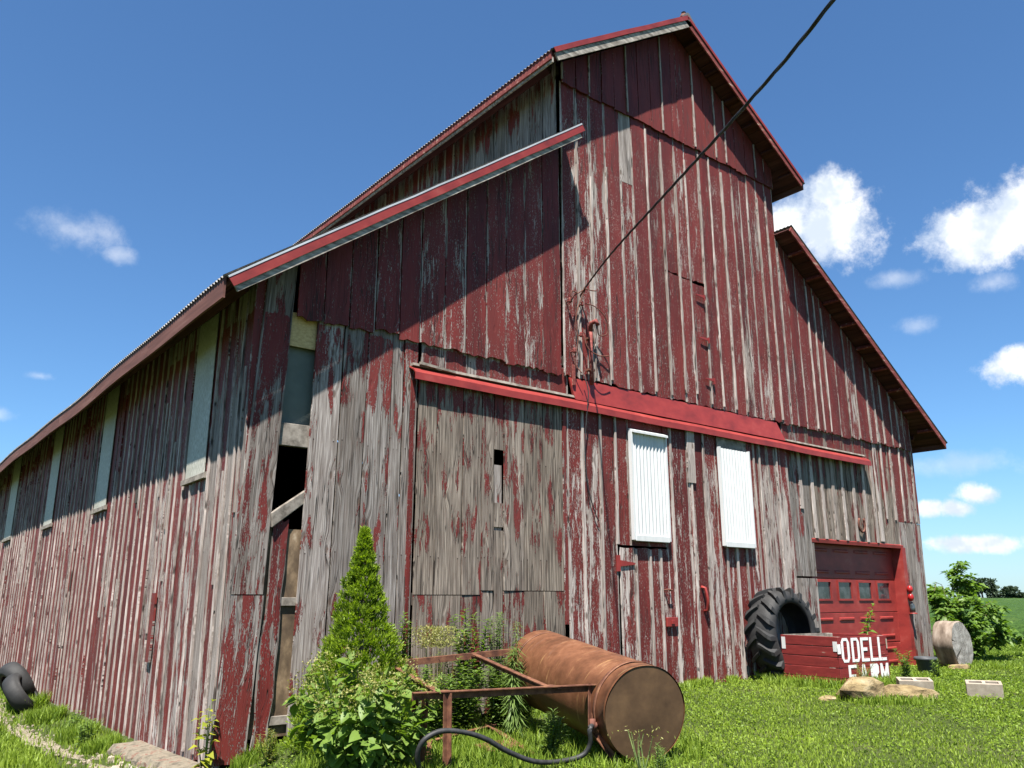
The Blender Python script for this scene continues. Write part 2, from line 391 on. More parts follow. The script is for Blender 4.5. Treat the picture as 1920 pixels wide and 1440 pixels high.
# ------------------------------------------------------------------ geometry helpers
class MB:
    def __init__(self): self.v = []; self.f = []
    def box(self, lo, hi, M=None):
        x0, y0, z0 = lo; x1, y1, z1 = hi
        c = [(x0,y0,z0),(x1,y0,z0),(x1,y1,z0),(x0,y1,z0),(x0,y0,z1),(x1,y0,z1),(x1,y1,z1),(x0,y1,z1)]
        return self.hexa(c, M)
    def hexa(self, c, M=None):
        b = len(self.v)
        self.v += [tuple(M @ Vector(p)) if M else tuple(p) for p in c]
        for q in ((0,3,2,1),(4,5,6,7),(0,1,5,4),(1,2,6,5),(2,3,7,6),(3,0,4,7)):
            self.f.append(tuple(b+i for i in q))
        return self
    def tube(self, pts, r, k=8, cap=True):
        pts = [Vector(p) for p in pts]
        b = len(self.v); n = len(pts)
        rad = r if isinstance(r, (list, tuple)) else [r]*n
        ref = Vector((0.12, 0.31, 0.94))
        for i, p in enumerate(pts):
            tdir = (pts[min(i+1, n-1)] - pts[max(i-1, 0)]).normalized()
            if abs(tdir.dot(ref)) > .95: ref = Vector((.9, .3, .1))
            a = tdir.cross(ref).normalized(); c = tdir.cross(a)
            for j in range(k):
                an = 2*math.pi*j/k
                self.v.append(tuple(p + (a*math.cos(an) + c*math.sin(an))*rad[i]))
        for i in range(n-1):
            for j in range(k):
                j2 = (j+1) % k
                self.f.append((b+i*k+j, b+i*k+j2, b+(i+1)*k+j2, b+(i+1)*k+j))
        if cap:
            self.f.append(tuple(b+j for j in reversed(range(k))))
            self.f.append(tuple(b+(n-1)*k+j for j in range(k)))
        return self
    def lathe(self, prof, k=48, M=None, close=False):
        """profile of (radius, height) turned about local Z"""
        b = len(self.v); n = len(prof)
        for r, z in prof:
            for j in range(k):
                an = 2*math.pi*j/k
                p = Vector((r*math.cos(an), r*math.sin(an), z))
                self.v.append(tuple(M @ p) if M else tuple(p))
        rng = n if close else n-1
        for i in range(rng):
            i2 = (i+1) % n
            for j in range(k):
                j2 = (j+1) % k
                self.f.append((b+i*k+j, b+i*k+j2, b+i2*k+j2, b+i2*k+j))
        return self
    def angle(self, p, q, a=.06, t=.008, up=(0,0,1), flip=1):
        """an L-section bar from p to q"""
        p, q = Vector(p), Vector(q); d = (q-p).normalized()
        s = d.cross(Vector(up)).normalized()*flip; u = s.cross(d).normalized()*flip
        prof = [(0,0),(a,0),(a,-t),(t,-t),(t,-a),(0,-a)]
        b = len(self.v)
        for e in (p, q):
            for x, y in prof: self.v.append(tuple(e + s*x + u*y))
        for i in range(6):
            j = (i+1) % 6
            self.f.append((b+i, b+j, b+6+j, b+6+i))
        self.f += [(b+0,b+3,b+2,b+1), (b+0,b+5,b+4,b+3), (b+6,b+7,b+8,b+9), (b+6,b+9,b+10,b+11)]
        return self
    def mesh(self, name):
        me = bpy.data.meshes.new(name); me.from_pydata(self.v, [], self.f); me.update()
        return me
    def build(self, name, mat, parent=None, smooth=False, bevel=0.0):
        me = self.mesh(name)
        return link(name, me, mat, parent, smooth, bevel)

def grid_solid(xs, ys, solid, z0, z1, fn=lambda x, y, z: (x, y, z)):
    """a slab on a grid of cells, some of them open"""
    mb = MB(); nx, ny = len(xs), len(ys)
    for z in (z0, z1):
        for x in xs:
            for y in ys: mb.v.append(fn(x, y, z))
    I = lambda i, j, k: k*nx*ny + i*ny + j
    S = lambda i, j: 0 <= i < nx-1 and 0 <= j < ny-1 and solid[i][j]
    for i in range(nx-1):
        for j in range(ny-1):
            if not S(i, j): continue
            mb.f.append((I(i,j,0), I(i,j+1,0), I(i+1,j+1,0), I(i+1,j,0))); mb.f.append((I(i,j,1), I(i+1,j,1), I(i+1,j+1,1), I(i,j+1,1)))
            if not S(i-1, j): mb.f.append((I(i,j,0), I(i,j,1), I(i,j+1,1), I(i,j+1,0)))
            if not S(i+1, j): mb.f.append((I(i+1,j,0), I(i+1,j+1,0), I(i+1,j+1,1), I(i+1,j,1)))
            if not S(i, j-1): mb.f.append((I(i,j,0), I(i+1,j,0), I(i+1,j,1), I(i,j,1)))
            if not S(i, j+1): mb.f.append((I(i,j+1,0), I(i,j+1,1), I(i+1,j+1,1), I(i+1,j+1,0)))
    return mb

def link(name, me, mat=None, parent=None, smooth=False, bevel=0.0):
    if mat is not None and not me.materials: me.materials.append(mat)
    if smooth:
        me.polygons.foreach_set('use_smooth', [True]*len(me.polygons))
    o = bpy.data.objects.new(name, me); COL.objects.link(o)
    if parent is not None:
        o.parent = parent
        o.matrix_parent_inverse = parent_inv(parent)
    if bevel:
        b = o.modifiers.new('bevel', 'BEVEL'); b.width = bevel; b.segments = 2; b.limit_method = 'ANGLE'
    return o
def world_mat(o):
    loc = Matrix.Translation(o.location) @ o.rotation_euler.to_matrix().to_4x4() @ Matrix.Diagonal((*o.scale, 1))
    return (world_mat(o.parent) @ o.matrix_parent_inverse @ loc) if o.parent else loc
def parent_inv(p): return world_mat(p).inverted()

def tag(o, label, cat, group=None, kind=None):
    if label: o['label'] = label
    if cat: o['category'] = cat
    if group: o['group'] = group
    if kind: o['kind'] = kind
    return o
def thing(name, label, cat, loc=(0,0,0), group=None):
    o = bpy.data.objects.new(name, None); COL.objects.link(o); o.location = loc
    o.empty_display_size = .2
    return tag(o, label, cat, group)
def structure(name, me, mat, smooth=False):
    o = link(name, me, mat, None, smooth); o['kind'] = 'structure'; return o

def hsh(x, y, s=0.0):
    return np.sin(x*1.7+s)*np.cos(y*1.3-s*.7)*.5 + np.sin(x*.61-y*.83+s*2.1)*.5

def sstep(a, b, x):
    t = np.clip((np.asarray(x, float)-a)/(b-a), 0, 1); return t*t*(3-2*t)
def gz(x, y):
    """height of the ground"""
    x = np.asarray(x, float); y = np.asarray(y, float)
    z = -.03 + .19*sstep(3.5, 9.0, x) - .08*sstep(11, 17, x)
    left = sstep(.7, -.9, x)
    z = z + left*(-.36 - .10*sstep(-1.0, 4.0, y))
    r = np.hypot(x-6, y)
    z = z + .02*hsh(x*1.1, y*1.1)*sstep(.3, 2.0, r)
    far = sstep(30, 210, np.hypot(x, y))*sstep(8, 30, x)
    z = z + far*.75
    return z
def G(x, y): return float(gz(x, y))

def cloud_mesh(name, P, D, N, L, W, tint, fold=.18, curl=0.0, mid=.45):
    """many leaves in one mesh: base point, direction, normal, length, width"""
    n = len(P)
    D = D/np.linalg.norm(D, axis=1, keepdims=True)
    S = np.cross(D, N); S /= (np.linalg.norm(S, axis=1, keepdims=True)+1e-9)
    N = np.cross(S, D)
    L = np.broadcast_to(np.asarray(L, float), (n,))[:, None]; W = np.broadcast_to(np.asarray(W, float), (n,))[:, None]
    base = P; c = P + D*L*mid; tip = P + D*L - N*L*curl
    l = P + D*L*mid*.92 + S*W*.5 + N*W*fold; r = P + D*L*mid*.92 - S*W*.5 + N*W*fold
    V = np.stack([base, r, tip, l, c], 1).reshape(-1, 3)
    off = (np.arange(n)*5)[:, None, None]
    F = (np.array([[0,1,4],[1,2,4],[2,3,4],[3,0,4]])[None] + off).reshape(-1, 3)
    return raw_mesh(name, V, F, np.repeat(tint, 5))
def raw_mesh(name, V, F, tint=None):
    me = bpy.data.meshes.new(name)
    k = F.shape[1]
    me.vertices.add(len(V)); me.vertices.foreach_set('co', np.asarray(V, np.float32).ravel())
    me.loops.add(F.size); me.loops.foreach_set('vertex_index', F.astype(np.int32).ravel())
    me.polygons.add(len(F)); me.polygons.foreach_set('loop_start', (np.arange(len(F))*k).astype(np.int32))
    me.polygons.foreach_set('loop_total', np.full(len(F), k, np.int32))
    me.update(calc_edges=True); me.validate()
    if tint is not None:
        a = me.attributes.new('tint', 'FLOAT', 'POINT'); a.data.foreach_set('value', np.asarray(tint, np.float32))
    return me
def unit(n):
    v = RNG.normal(size=(n, 3)); return v/np.linalg.norm(v, axis=1, keepdims=True)
# ------------------------------------------------------------------ boards
FRONT = (Vector((0, 0, 0)), Vector((1, 0, 0)), Vector((0, -1, 0)))
SIDE = (Vector((-.3, 0, 0)), Vector((0, -1, 0)), Vector((-1, 0, 0)))      # s = -Y
TOWER_SIDE = (Vector((4.9, 0, 0)), Vector((0, -1, 0)), Vector((-1, 0, 0)))
Z = Vector((0, 0, 1))
def board(parent, frame, s0, s1, zb, zt, out=0.0, t=.026, wear=.5, tone=.4, edge=.4, rag=0.0, ragt=0.0,
          name='board', m=3, n=6, jit=.004, warp=.006, mat=None, lean=(0.0, 0.0), label=None):
    """one plank. zb, zt may be (left, right) pairs; lean = sideways shift per metre of height for each edge"""
    O, S, N = frame
    zb = zb if isinstance(zb, tuple) else (zb, zb); zt = zt if isinstance(zt, tuple) else (zt, zt)
    width = s1 - s0
    Fv, Bv, UV = [], [], []
    ph = random.uniform(0, 6.28); am = random.uniform(-1, 1)*warp; tw = random.uniform(-1, 1)*warp
    for i in range(n+1):
        fi = i/n
        jl = random.uniform(-jit, jit) if 0 < i < n else 0
        jr = random.uniform(-jit, jit) if 0 < i < n else 0
        for j in range(m+1):
            fj = j/m
            z0 = zb[0]*(1-fj)+zb[1]*fj; z1 = zt[0]*(1-fj)+zt[1]*fj
            if i == 0 and rag: z0 += random.uniform(-rag, rag*.5)
            if i == n and ragt: z1 += random.uniform(-ragt, ragt)
            z = z0*(1-fi)+z1*fi
            sl = s0 + jl + lean[0]*z; sr = s1 + jr + lean[1]*z
            s = sl*(1-fj) + sr*fj
            o = out + am*math.sin(ph+fi*3.0) + tw*(fj-.5)*(1-fi)*1.6
            p = O + S*s + Z*z + N*o
            Fv.append(p); Bv.append(p - N*t); UV.append((fj*width, z))
    k = (m+1)*(n+1)
    faces = []
    for i in range(n):
        for j in range(m):
            a = i*(m+1)+j
            faces.append((a, a+1, a+m+2, a+m+1))
            faces.append((k+a, k+a+m+1, k+a+m+2, k+a+1))
    for j in range(m):
        faces.append((k+j, k+j+1, j+1, j)); a = n*(m+1)+j
        faces.append((a, a+1, k+a+1, k+a))
    for i in range(n):
        a = i*(m+1); faces.append((k+a, a, a+m+1, k+a+m+1))
        a = i*(m+1)+m; faces.append((a, k+a, k+a+m+1, a+m+1))
    me = bpy.data.meshes.new(name); me.from_pydata([tuple(p) for p in Fv+Bv], [], faces); me.update()
    uvl = me.uv_layers.new(name='UVMap'); uu = UV+UV
    flat = np.empty((len(me.loops), 2), np.float32); vi = np.empty(len(me.loops), np.int32)
    me.loops.foreach_get('vertex_index', vi); flat[:] = np.array(uu, np.float32)[vi]
    uvl.data.foreach_set('uv', flat.ravel())
    o = link(name, me, mat or WOOD, parent)
    o.color = (max(0, min(1, wear)), max(0, min(1, tone)), width, edge)
    if label: o['label'] = label
    return o

def split_edges(edges, maxw=.40):
    out = [edges[0]]
    for a, b in zip(edges, edges[1:]):
        k = max(1, round((b-a)/maxw)) if (b-a) > maxw*1.25 else 1
        for i in range(k):
            x = a+(b-a)*(i+1)/k
            out.append(x + (random.uniform(-.03, .03) if i < k-1 else 0))
    return out
GAP = .018
def R(a, b): return random.uniform(a, b)

barn = thing('barn', 'huge old red wooden barn with peeling paint and raised centre roof', 'barn', (8.2, 0, 0))

# --- roof lines
EAVE_L, TOP_L = (-.86, 5.33), (4.95, 9.60)
EAVE_R, TOP_R = (17.70, 5.45), (11.45, 9.60)
PEAK, TE_L, TE_R = (8.2, 13.42), (4.40, 10.88), (12.10, 10.90)
Y0, Y1 = -.5, 24.0
def line(a, b, x): return a[1] + (b[1]-a[1])*(x-a[0])/(b[0]-a[0])
def roofz(x):
    if x < 4.95: return line(EAVE_L, TOP_L, x)
    if x < 8.2: return line(TE_L, PEAK, x)
    if x < 11.47: return line(TE_R, PEAK, x)
    return line(EAVE_R, TOP_R, x)

# --- gable wall: framing behind, then every board
fr = MB()
for z in (.25, 1.5, 3.0, 5.35, 7.2, 8.9):
    fr.box((.9 if z < 5.2 else max(.35, (z-5.5)/.73), .03, z), (11.9 if z < 2.7 else (16.6 if z < 5.2 else 11.4), .15, z+.16))
for x in (1.2, 4.85, 8.2, 11.5, 16.55):
    fr.box((x, .16, 0), (x+.2, .34, min(roofz(x), roofz(x+.2))-.35))
gable = fr.build('gable_wall', DARK, barn)
F = FRONT
def B(*a, **k): return board(gable, *a, **k)

# corner board, leaning
B(F, -.41, .0, -.2, 1.62, out=.02, wear=.40, tone=.3, lean=(.055, .045), rag=.03, t=.03)
B(F, -.41, .0, 1.635, 5.9, out=.02, wear=.54, tone=.3, lean=(.042, .036), t=.03)
B(F, -.31, -.02, 1.2, 5.75, out=-.006, wear=.35, tone=.3, m=2)
# the split board left of the opening
B(F, .05, .26, -.1, 2.5, out=.0, wear=.32, tone=.4, lean=(.035, .03), jit=.03, n=9, ragt=.12, rag=.03)
# boards left of the sliding door
for a, b in zip([.47, .90, 1.29, 1.70, 1.90], [.90, 1.29, 1.70, 1.90, 2.14]):
    le = .02*(1-a/2)
    B(F, a+GAP/2, b-GAP, R(-.05, .03), 5.28, out=R(0, .012), wear=R(.68, .84), tone=R(.1, .4), edge=.0, lean=(le, le*.8), rag=.02, m=4, n=8)
# opening: beam, plywood, inner panel, broken plank
o = MB().box((.05, .03, 3.46), (.66, .10, 3.75)).build('beam', BEAM, gable, bevel=.006)
o = MB().box((.06, .045, 4.78), (.72, .06, 5.24)).build('plywood_sheet', OSB, gable)
o = MB().box((.02, .13, 3.72), (.80, .145, 4.85)).build('inner_panel', GREEN_PANEL, gable)
o = MB().box((.0, .045, .02), (.60, .058, 2.42)).build('hardboard_sheet', HARDBOARD, gable)
o = MB().hexa([(.10,-.06,2.42),(.60,.02,2.80),(.60,.10,2.80),(.10,.02,2.42),(.08,-.06,2.60),(.60,.02,2.96),(.60,.10,2.96),(.08,.02,2.60)]).build('broken_plank', BEAM, gable, bevel=.01)
for z in (.15, 1.5):
    MB().box((.26, .012, z), (.50, .04, z+.10)).build('girt_end', BEAM, gable, bevel=.004)

# fixed wall right of the doors
def fixed(a, b, z0, z1, **k):
    le = .037*max(0, (a-12.5)/4.2)
    return B(F, a+GAP/2, b-GAP/2, z0, z1, lean=(le, le), **k)
E1 = split_edges([11.12, 11.42, 11.75, 12.0])
for a, b in zip(E1, E1[1:]):
    fixed(a, b, 2.02, 5.28, wear=R(.62, .78), tone=.1, out=R(0, .01)); fixed(a, b, R(.05, .12), 1.98, wear=R(.55, .75), tone=.4, out=R(.0, .012), rag=.02)
E2 = [12.0, 12.31, 12.70, 13.10, 13.51, 13.95, 14.37, 14.70, 15.0, 15.35, 15.60]
for a, b in zip(E2, E2[1:]):
    fixed(a, b, 2.80, 5.28, wear=R(.6, .78), tone=R(.0, .25), edge=.1, out=R(0, .008), mat=WOOD_WARM)
E3 = [15.60, 15.93, 16.22, 16.50, 16.68]
for i, (a, b) in enumerate(zip(E3, E3[1:])):
    fixed(a, b, 3.35, 5.28, wear=R(.34, .52), tone=.6, out=R(0, .01)); fixed(a, b, R(.08, .13), 3.34, wear=R(.5, .7), tone=.3, out=R(.0, .012), rag=.02)
# pale battens above the garage door
for x in (12.10, 12.49, 12.90, 13.30, 13.73, 14.17, 14.58):
    le = .037*max(0, (x-12.5)/4.2)
    B(F, x-.05, x+.05, 2.81 if x > 11.8 else 3.4, 4.62, out=.03, t=.024, wear=.97, tone=.95, edge=.6, name='batten', lean=(le, le), m=1, n=5)
B(F, 11.60, 11.70, 3.4, 4.62, out=.03, t=.024, wear=.97, tone=.9, name='batten', m=1)
B(F, 14.72, 14.86, 2.85, 5.25, out=.03, t=.024, wear=.72, tone=.9, name='batten', m=1, lean=(.018, .018))
for x in (15.10, 15.5, 15.93, 16.22, 16.5):
    le = .037*max(0, (x-12.5)/4.2)
    B(F, x-.03, x+.03, 3.38, 5.25, out=.028, t=.022, wear=R(.7, .95), tone=.95, edge=.8, name='batten', m=1, lean=(le, le))

# --- upper siding (overlaps the wall below)
UPL = [.23, .61, .99, 1.39, 1.78, 2.12, 2.55, 2.94, 3.32, 3.71, 4.11, 4.5, 4.90]
def rz(x): return roofz(x)-.17
for a, b in zip(UPL, UPL[1:]):
    B(F, a+GAP/2, b-GAP/2, (5.17 if not 1.3 < a < 1.5 else 5.24)+R(-.015, .015), (rz(a), rz(b-.001)), out=R(.045, .062), wear=R(.10, .30), tone=R(.45, .7), edge=.35, rag=.035, m=5, n=8)
TW = [4.95, 5.31, 5.66, 6.05, 6.46, 6.78, 7.19, 7.62, 8.03, 8.36, 8.80, 9.16, 9.56, 9.93, 10.20, 10.47, 10.82, 11.15, 11.46]
for i, (a, b) in enumerate(zip(TW, TW[1:])):
    kw = dict(tone=R(.55, .95), edge=R(.4, .9), rag=.035, m=5, n=9)
    w_ = R(.15, .34) if a > 5.7 else R(.34, .46)
    if 7.6 < a < 8.5:
        B(F, a+GAP/2, b-GAP/2, 5.17, 7.66+R(-.02, .02), out=R(.045, .06), wear=w_, ragt=.02, **kw)
        B(F, a+GAP/2, b-GAP/2, 7.71+R(-.02, .02), 10.72, out=R(.045, .06), wear=w_, **kw)
    elif 6.4 < a < 6.5:
        B(F, a+GAP/2, b-GAP/2, 5.17, 9.2, out=R(.045, .06), wear=w_, **kw)
        B(F, a+GAP/2, b-GAP/2, 9.21, 10.72, out=.052, wear=1.0, tone=.45, m=4)
    else:
        B(F, a+GAP/2, b-GAP/2, 5.17+R(-.015, .015), 10.72, out=R(.045, .06), wear=w_, **kw)
for i, x in enumerate(TW[1:-1]):
    if R(0, 1) < .12 or x == 6.78: continue
    B(F, x-R(.010, .027), x+R(.010, .027), 5.22+R(0, .25)*(R(0, 1) > .7), R(10.2, 10.66) if R(0, 1) > .25 else R(8, 9.5), out=.080, t=.024, wear=R(.62, .95), tone=1.0, edge=.5, name='batten', m=2, n=16, jit=.012)
UPR = [11.49, 11.75, 12.08, 12.49, 12.76, 13.03, 13.47, 13.88, 14.26, 14.73, 15.05, 15.38, 15.79, 16.10, 16.40, 16.72]
for a, b in zip(UPR, UPR[1:]):
    le = .02*max(0, (a-12.5)/4.2)
    B(F, a+GAP/2, b-GAP/2, 5.17+R(-.015, .015), (rz(a), rz(b)), out=R(.045, .06), wear=R(.16, .36), tone=R(.5, .8), edge=R(.3, .7), rag=.03, m=4, n=7)
for x in UPR[1:-1]:
    if R(0, 1) < .3: continue
    B(F, x-R(.010, .022), x+R(.010, .022), 5.2, rz(x)-R(.1, .3), out=.078, t=.02, wear=R(.65, .9), tone=.95, edge=.9, name='batten', m=1, n=8, jit=.006)
# top of the gable, lapped over the boards below
TG = [4.95, 5.30, 5.64, 5.98, 6.32, 6.66, 7.0, 7.36, 7.70, 8.03, 8.36, 8.70, 9.05, 9.4, 9.75, 10.1, 10.45, 10.8, 11.15, 11.46]
for a, b in zip(TG, TG[1:]):
    mid = (a+b)/2
    if a < 8.2 < b:
        B(F, a+GAP/2, 8.2, 10.68, (rz(a), rz(8.2)), out=.098, wear=.33, tone=.6, rag=.02)
        B(F, 8.2+.002, b-GAP/2, 10.68, (rz(8.2), rz(b)), out=.098, wear=.33, tone=.6, rag=.02)
    else:
        B(F, a+GAP/2, b-GAP/2, 10.68+R(-.02, .02), (rz(a), rz(b)), out=R(.09, .104), wear=R(.14, .3), tone=R(.5, .8), edge=R(.2, .6), rag=.02)
    if R(0, 1) > .45:
        B(F, a-.018, a+.018, 10.72, rz(a)-.02, out=.122, t=.02, wear=R(.5, .8), tone=.9, edge=.8, name='batten', m=1, n=4)
# skirt boards visible between the lap and the door track
for a in np.arange(2.2, 14.3, .41):
    if 4.95 < a < 10.9: continue
    a = float(a); B(F, a, a+.40, 4.62, 5.3, out=-.002, wear=R(.4, .75), tone=.4, m=3, n=2)

# --- sliding doors
d1 = MB()
for z in (.4, 1.5, 4.2): d1.box((2.12, -.065, z), (4.85, -.035, z+.15))
door1 = d1.build('sliding_door', DARK, barn); door1['label'] = 'bare grey sliding door of wide planks'
E4 = [2.11, 2.43, 2.89, 3.23, 3.46, 3.64, 4.04, 4.42, 4.84]
for i, (a, b) in enumerate(zip(E4, E4[1:])):
    kw = dict(tone=R(.0, .2), edge=.0, m=4, n=8, mat=WOOD_WARM)
    zs = 1.63 + (.06 if i > 2 else 0)
    if i == 4:
        board(door1, F, a+.02, b-.02, 2.4, 3.52, out=.068, wear=.8, tone=.3, m=2)
        for z0, z1 in ((.06, 2.55), (2.60, 2.95), (3.75, 4.66)):
            board(door1, F, a+GAP/2, b-GAP/2, z0, z1, out=R(.09, .1), wear=R(.7, .85), **kw)
        continue
    board(door1, F, a+GAP/2, b-GAP/2, .06+R(-.03, .03), zs-.006, out=R(.088, .104), wear=R(.5, .68), rag=.02, **kw)
    board(door1, F, a+GAP/2, b-GAP/2, zs+.006, 4.66, out=R(.088, .104), wear=R(.58, .74), **kw)
board(door1, F, 4.84, 4.91, 1.2, 4.66, out=.112, t=.05, wear=.12, tone=.4, name='edge_strip', m=1)
board(door1, F, 2.02, 2.10, .3, 4.6, out=.02, t=.02, wear=.1, tone=.3, name='edge_strip', m=1)

d2 = MB()
for z in (.4, 1.5, 2.55, 4.2): d2.box((4.95, -.065, z), (11.08, -.035, z+.15))
door2 = d2.build('sliding_door', DARK, barn); door2['label'] = 'red peeling sliding door with two white corrugated panels'
E5 = split_edges([4.93, 5.27, 5.67, 6.03, 6.34, 6.80, 7.25, 7.42, 7.90, 8.06, 8.35, 8.74, 9.2, 9.70, 9.93, 10.09, 10.41, 10.71, 10.86, 11.12], .37)
for a, b in zip(E5, E5[1:]):
    w_ = R(.22, .5); tn = R(.8, 1.0)
    if 10.0 < a < 10.9: w_ = R(.48, .62)
    if 6.0 <= a < 7.2:
        board(door2, F, a+GAP/2, b-GAP/2, 2.44, 4.66, out=R(.088, .1), wear=w_*.9, tone=tn, edge=.5, m=3, n=6)
        continue
    board(door2, F, a+GAP/2, b-GAP/2, (.04 if a < 8.6 else .12)+R(-.03, .03), 4.66, out=R(.088, .104), wear=w_, tone=tn, edge=R(.2, .7), rag=.03, m=4, n=9)
for x in (5.27, 5.67, 6.03, 7.44, 7.98, 8.36, 9.93, 10.12, 10.71):
    board(door2, F, x-.024, x+.024, .1 if not 6.0 < x < 7.3 else 2.45, 4.64, out=.122, t=.02, wear=R(.7, .95), tone=.98, edge=.7, name='batten', m=1, n=8, jit=.005)
for x in (8.9, 9.2, 9.5): board(door2, F, x-.03, x+.03, .15, 2.5, out=.122, t=.02, wear=.9, tone=.95, edge=.7, name='batten', m=1)
# small hinged door below the first panel
EW = [6.07, 6.42, 6.78, 7.05, 7.32]
wk = MB()
for z in (.5, 1.9): wk.box((6.1, -.075, z), (7.3, -.06, z+.12))
wicket = wk.build('wicket_door', DARK, barn)
for a, b in zip(EW, EW[1:]):
    board(wicket, F, a+GAP/2, b-GAP/2, .06+R(-.02, .02), 2.40, out=R(.10, .108), wear=R(.26, .48), tone=.98, edge=.6, ragt=.01, rag=.02, m=4, n=7)
for x in (6.44, 6.79, 7.06): board(wicket, F, x-.022, x+.022, .1, 2.38, out=.126, t=.018, wear=R(.75, .95), tone=1, edge=.8, name='batten', m=1)
for z in (2.14, .5):
    hb = MB().box((5.97, -.118, z-.13), (6.06, -.106, z+.13)); hb.hexa([(6.06,-.126,z-.05),(6.40,-.126,z-.015),(6.40,-.112,z-.015),(6.06,-.112,z-.05),(6.06,-.126,z+.05),(6.40,-.126,z+.015),(6.40,-.112,z+.015),(6.06,-.112,z+.05)])
    hb.build('hinge', RED_METAL, wicket)
MB().box((7.10, -.155, 1.12), (7.38, -.118, 1.27)).box((7.2, -.17, 1.16), (7.28, -.155, 1.23)).build('latch', RED_METAL, wicket, bevel=.006)
MB().tube([(7.10,-.12,1.72),(7.12,-.19,1.73),(7.22,-.19,1.72),(7.24,-.12,1.71)], .014, 6).build('hook', IRON, wicket)
MB().tube([(8.12,-.10,1.78),(8.12,-.17,1.76),(8.17,-.18,1.55),(8.17,-.17,1.38),(8.16,-.10,1.36)], .028, 8).build('pull_handle', RED_METAL, door2, smooth=True)

# white corrugated panels
def corrugated(x0, x1, z0, z1, y, pitch, amp, k=8):
    V, Fc = [], []; n = int(round((x1-x0)/pitch*k))
    for i in range(n+1):
        x = x0+(x1-x0)*i/n; yy = y - amp*(.5+.5*math.cos(2*math.pi*(x-x0)/pitch))
        V += [(x, yy, z0), (x, yy, z1)]
    for i in range(n): Fc.append((2*i, 2*i+2, 2*i+3, 2*i+1))
    mb = MB(); mb.v = V; mb.f = Fc; return mb
for i, (a, b, z0, z1) in enumerate(((6.33, 7.25, 2.53, 4.36), (8.75, 9.69, 2.52, 4.35))):
    pan = corrugated(a+.03, b-.03, z0+.08, z1, -.165, .088, .024).build('window_panel', WHITE, door2, smooth=True)
    MB().box((a, -.20, z0), (a+.035, -.13, z1+.02)).build('panel_trim', WHITE, pan)
    MB().box((b-.035, -.20, z0), (b, -.13, z1+.02)).build('panel_trim', WHITE, pan)
    MB().box((a+.04, -.205, z0-.02), (b-.04, -.135, z0+.08)).build('panel_sill', WHITE, pan, bevel=.006)
    if i == 0:
        MB().hexa([(a+.02,-.25,z1-.02),(b-.02,-.25,z1-.02),(b-.02,-.12,z1+.03),(a+.02,-.12,z1+.03),(a+.02,-.25,z1+.02),(b-.02,-.25,z1+.02),(b-.02,-.12,z1+.07),(a+.02,-.12,z1+.07)]).build('panel_cap', WHITE, pan)
    else:
        MB().box((a+.02, -.13, z1-.0), (b-.02, -.112, z1+.22)).build('patch_board', BEAM, pan)
board(door2, F, 7.88, 8.08, 3.62, 4.6, out=.14, t=.03, wear=.98, tone=.8, m=2, n=3)

# door track: red metal hood, plus a flashing sheet above it
tr = MB()
prof = [(-.02, 4.80), (-.15, 4.73), (-.20, 4.68), (-.205, 4.575), (-.19, 4.575), (-.185, 4.67), (-.14, 4.715), (-.02, 4.78)]
nseg = 14; xs = [1.98+(14.36-1.98)*i/nseg for i in range(nseg+1)]
for i, x in enumerate(xs):
    dz = random.uniform(-.008, .008) if 0 < i < nseg else 0
    for y, z in prof: tr.v.append((x, y, z+dz-.003*(x-2)))
for i in range(nseg):
    for j in range(8):
        j2 = (j+1) % 8; tr.f.append((i*8+j, i*8+j2, (i+1)*8+j2, (i+1)*8+j))
tr.f.append(tuple(range(8))); tr.f.append(tuple(reversed(range(nseg*8, nseg*8+8))))
track = tr.build('door_track_hood', RED_METAL, barn)
MB().hexa([(2.0,-.10,4.80),(14.3,-.10,4.765),(14.3,.0,4.765),(2.0,.0,4.80),(2.0,-.09,4.84),(14.3,-.09,4.80),(14.3,.0,4.80),(2.0,.0,4.84)]).build('track_board', BEAM, track)
MB().hexa([(2.1,-.14,4.82),(2.7,-.16,4.78),(2.7,-.12,4.78),(2.1,-.10,4.82),(2.1,-.14,4.86),(2.7,-.16,4.81),(2.7,-.12,4.81),(2.1,-.10,4.86)]).build('loose_lath', BEAM, track)
MB().hexa([(5.13,-.115,4.76),(11.10,-.115,4.76),(11.0,-.05,4.765),(5.13,-.05,4.765),(5.05,-.045,5.14),(10.92,-.045,5.14),(10.92,-.025,5.14),(5.05,-.025,5.14)]).build('flashing_sheet', RED_METAL, barn)

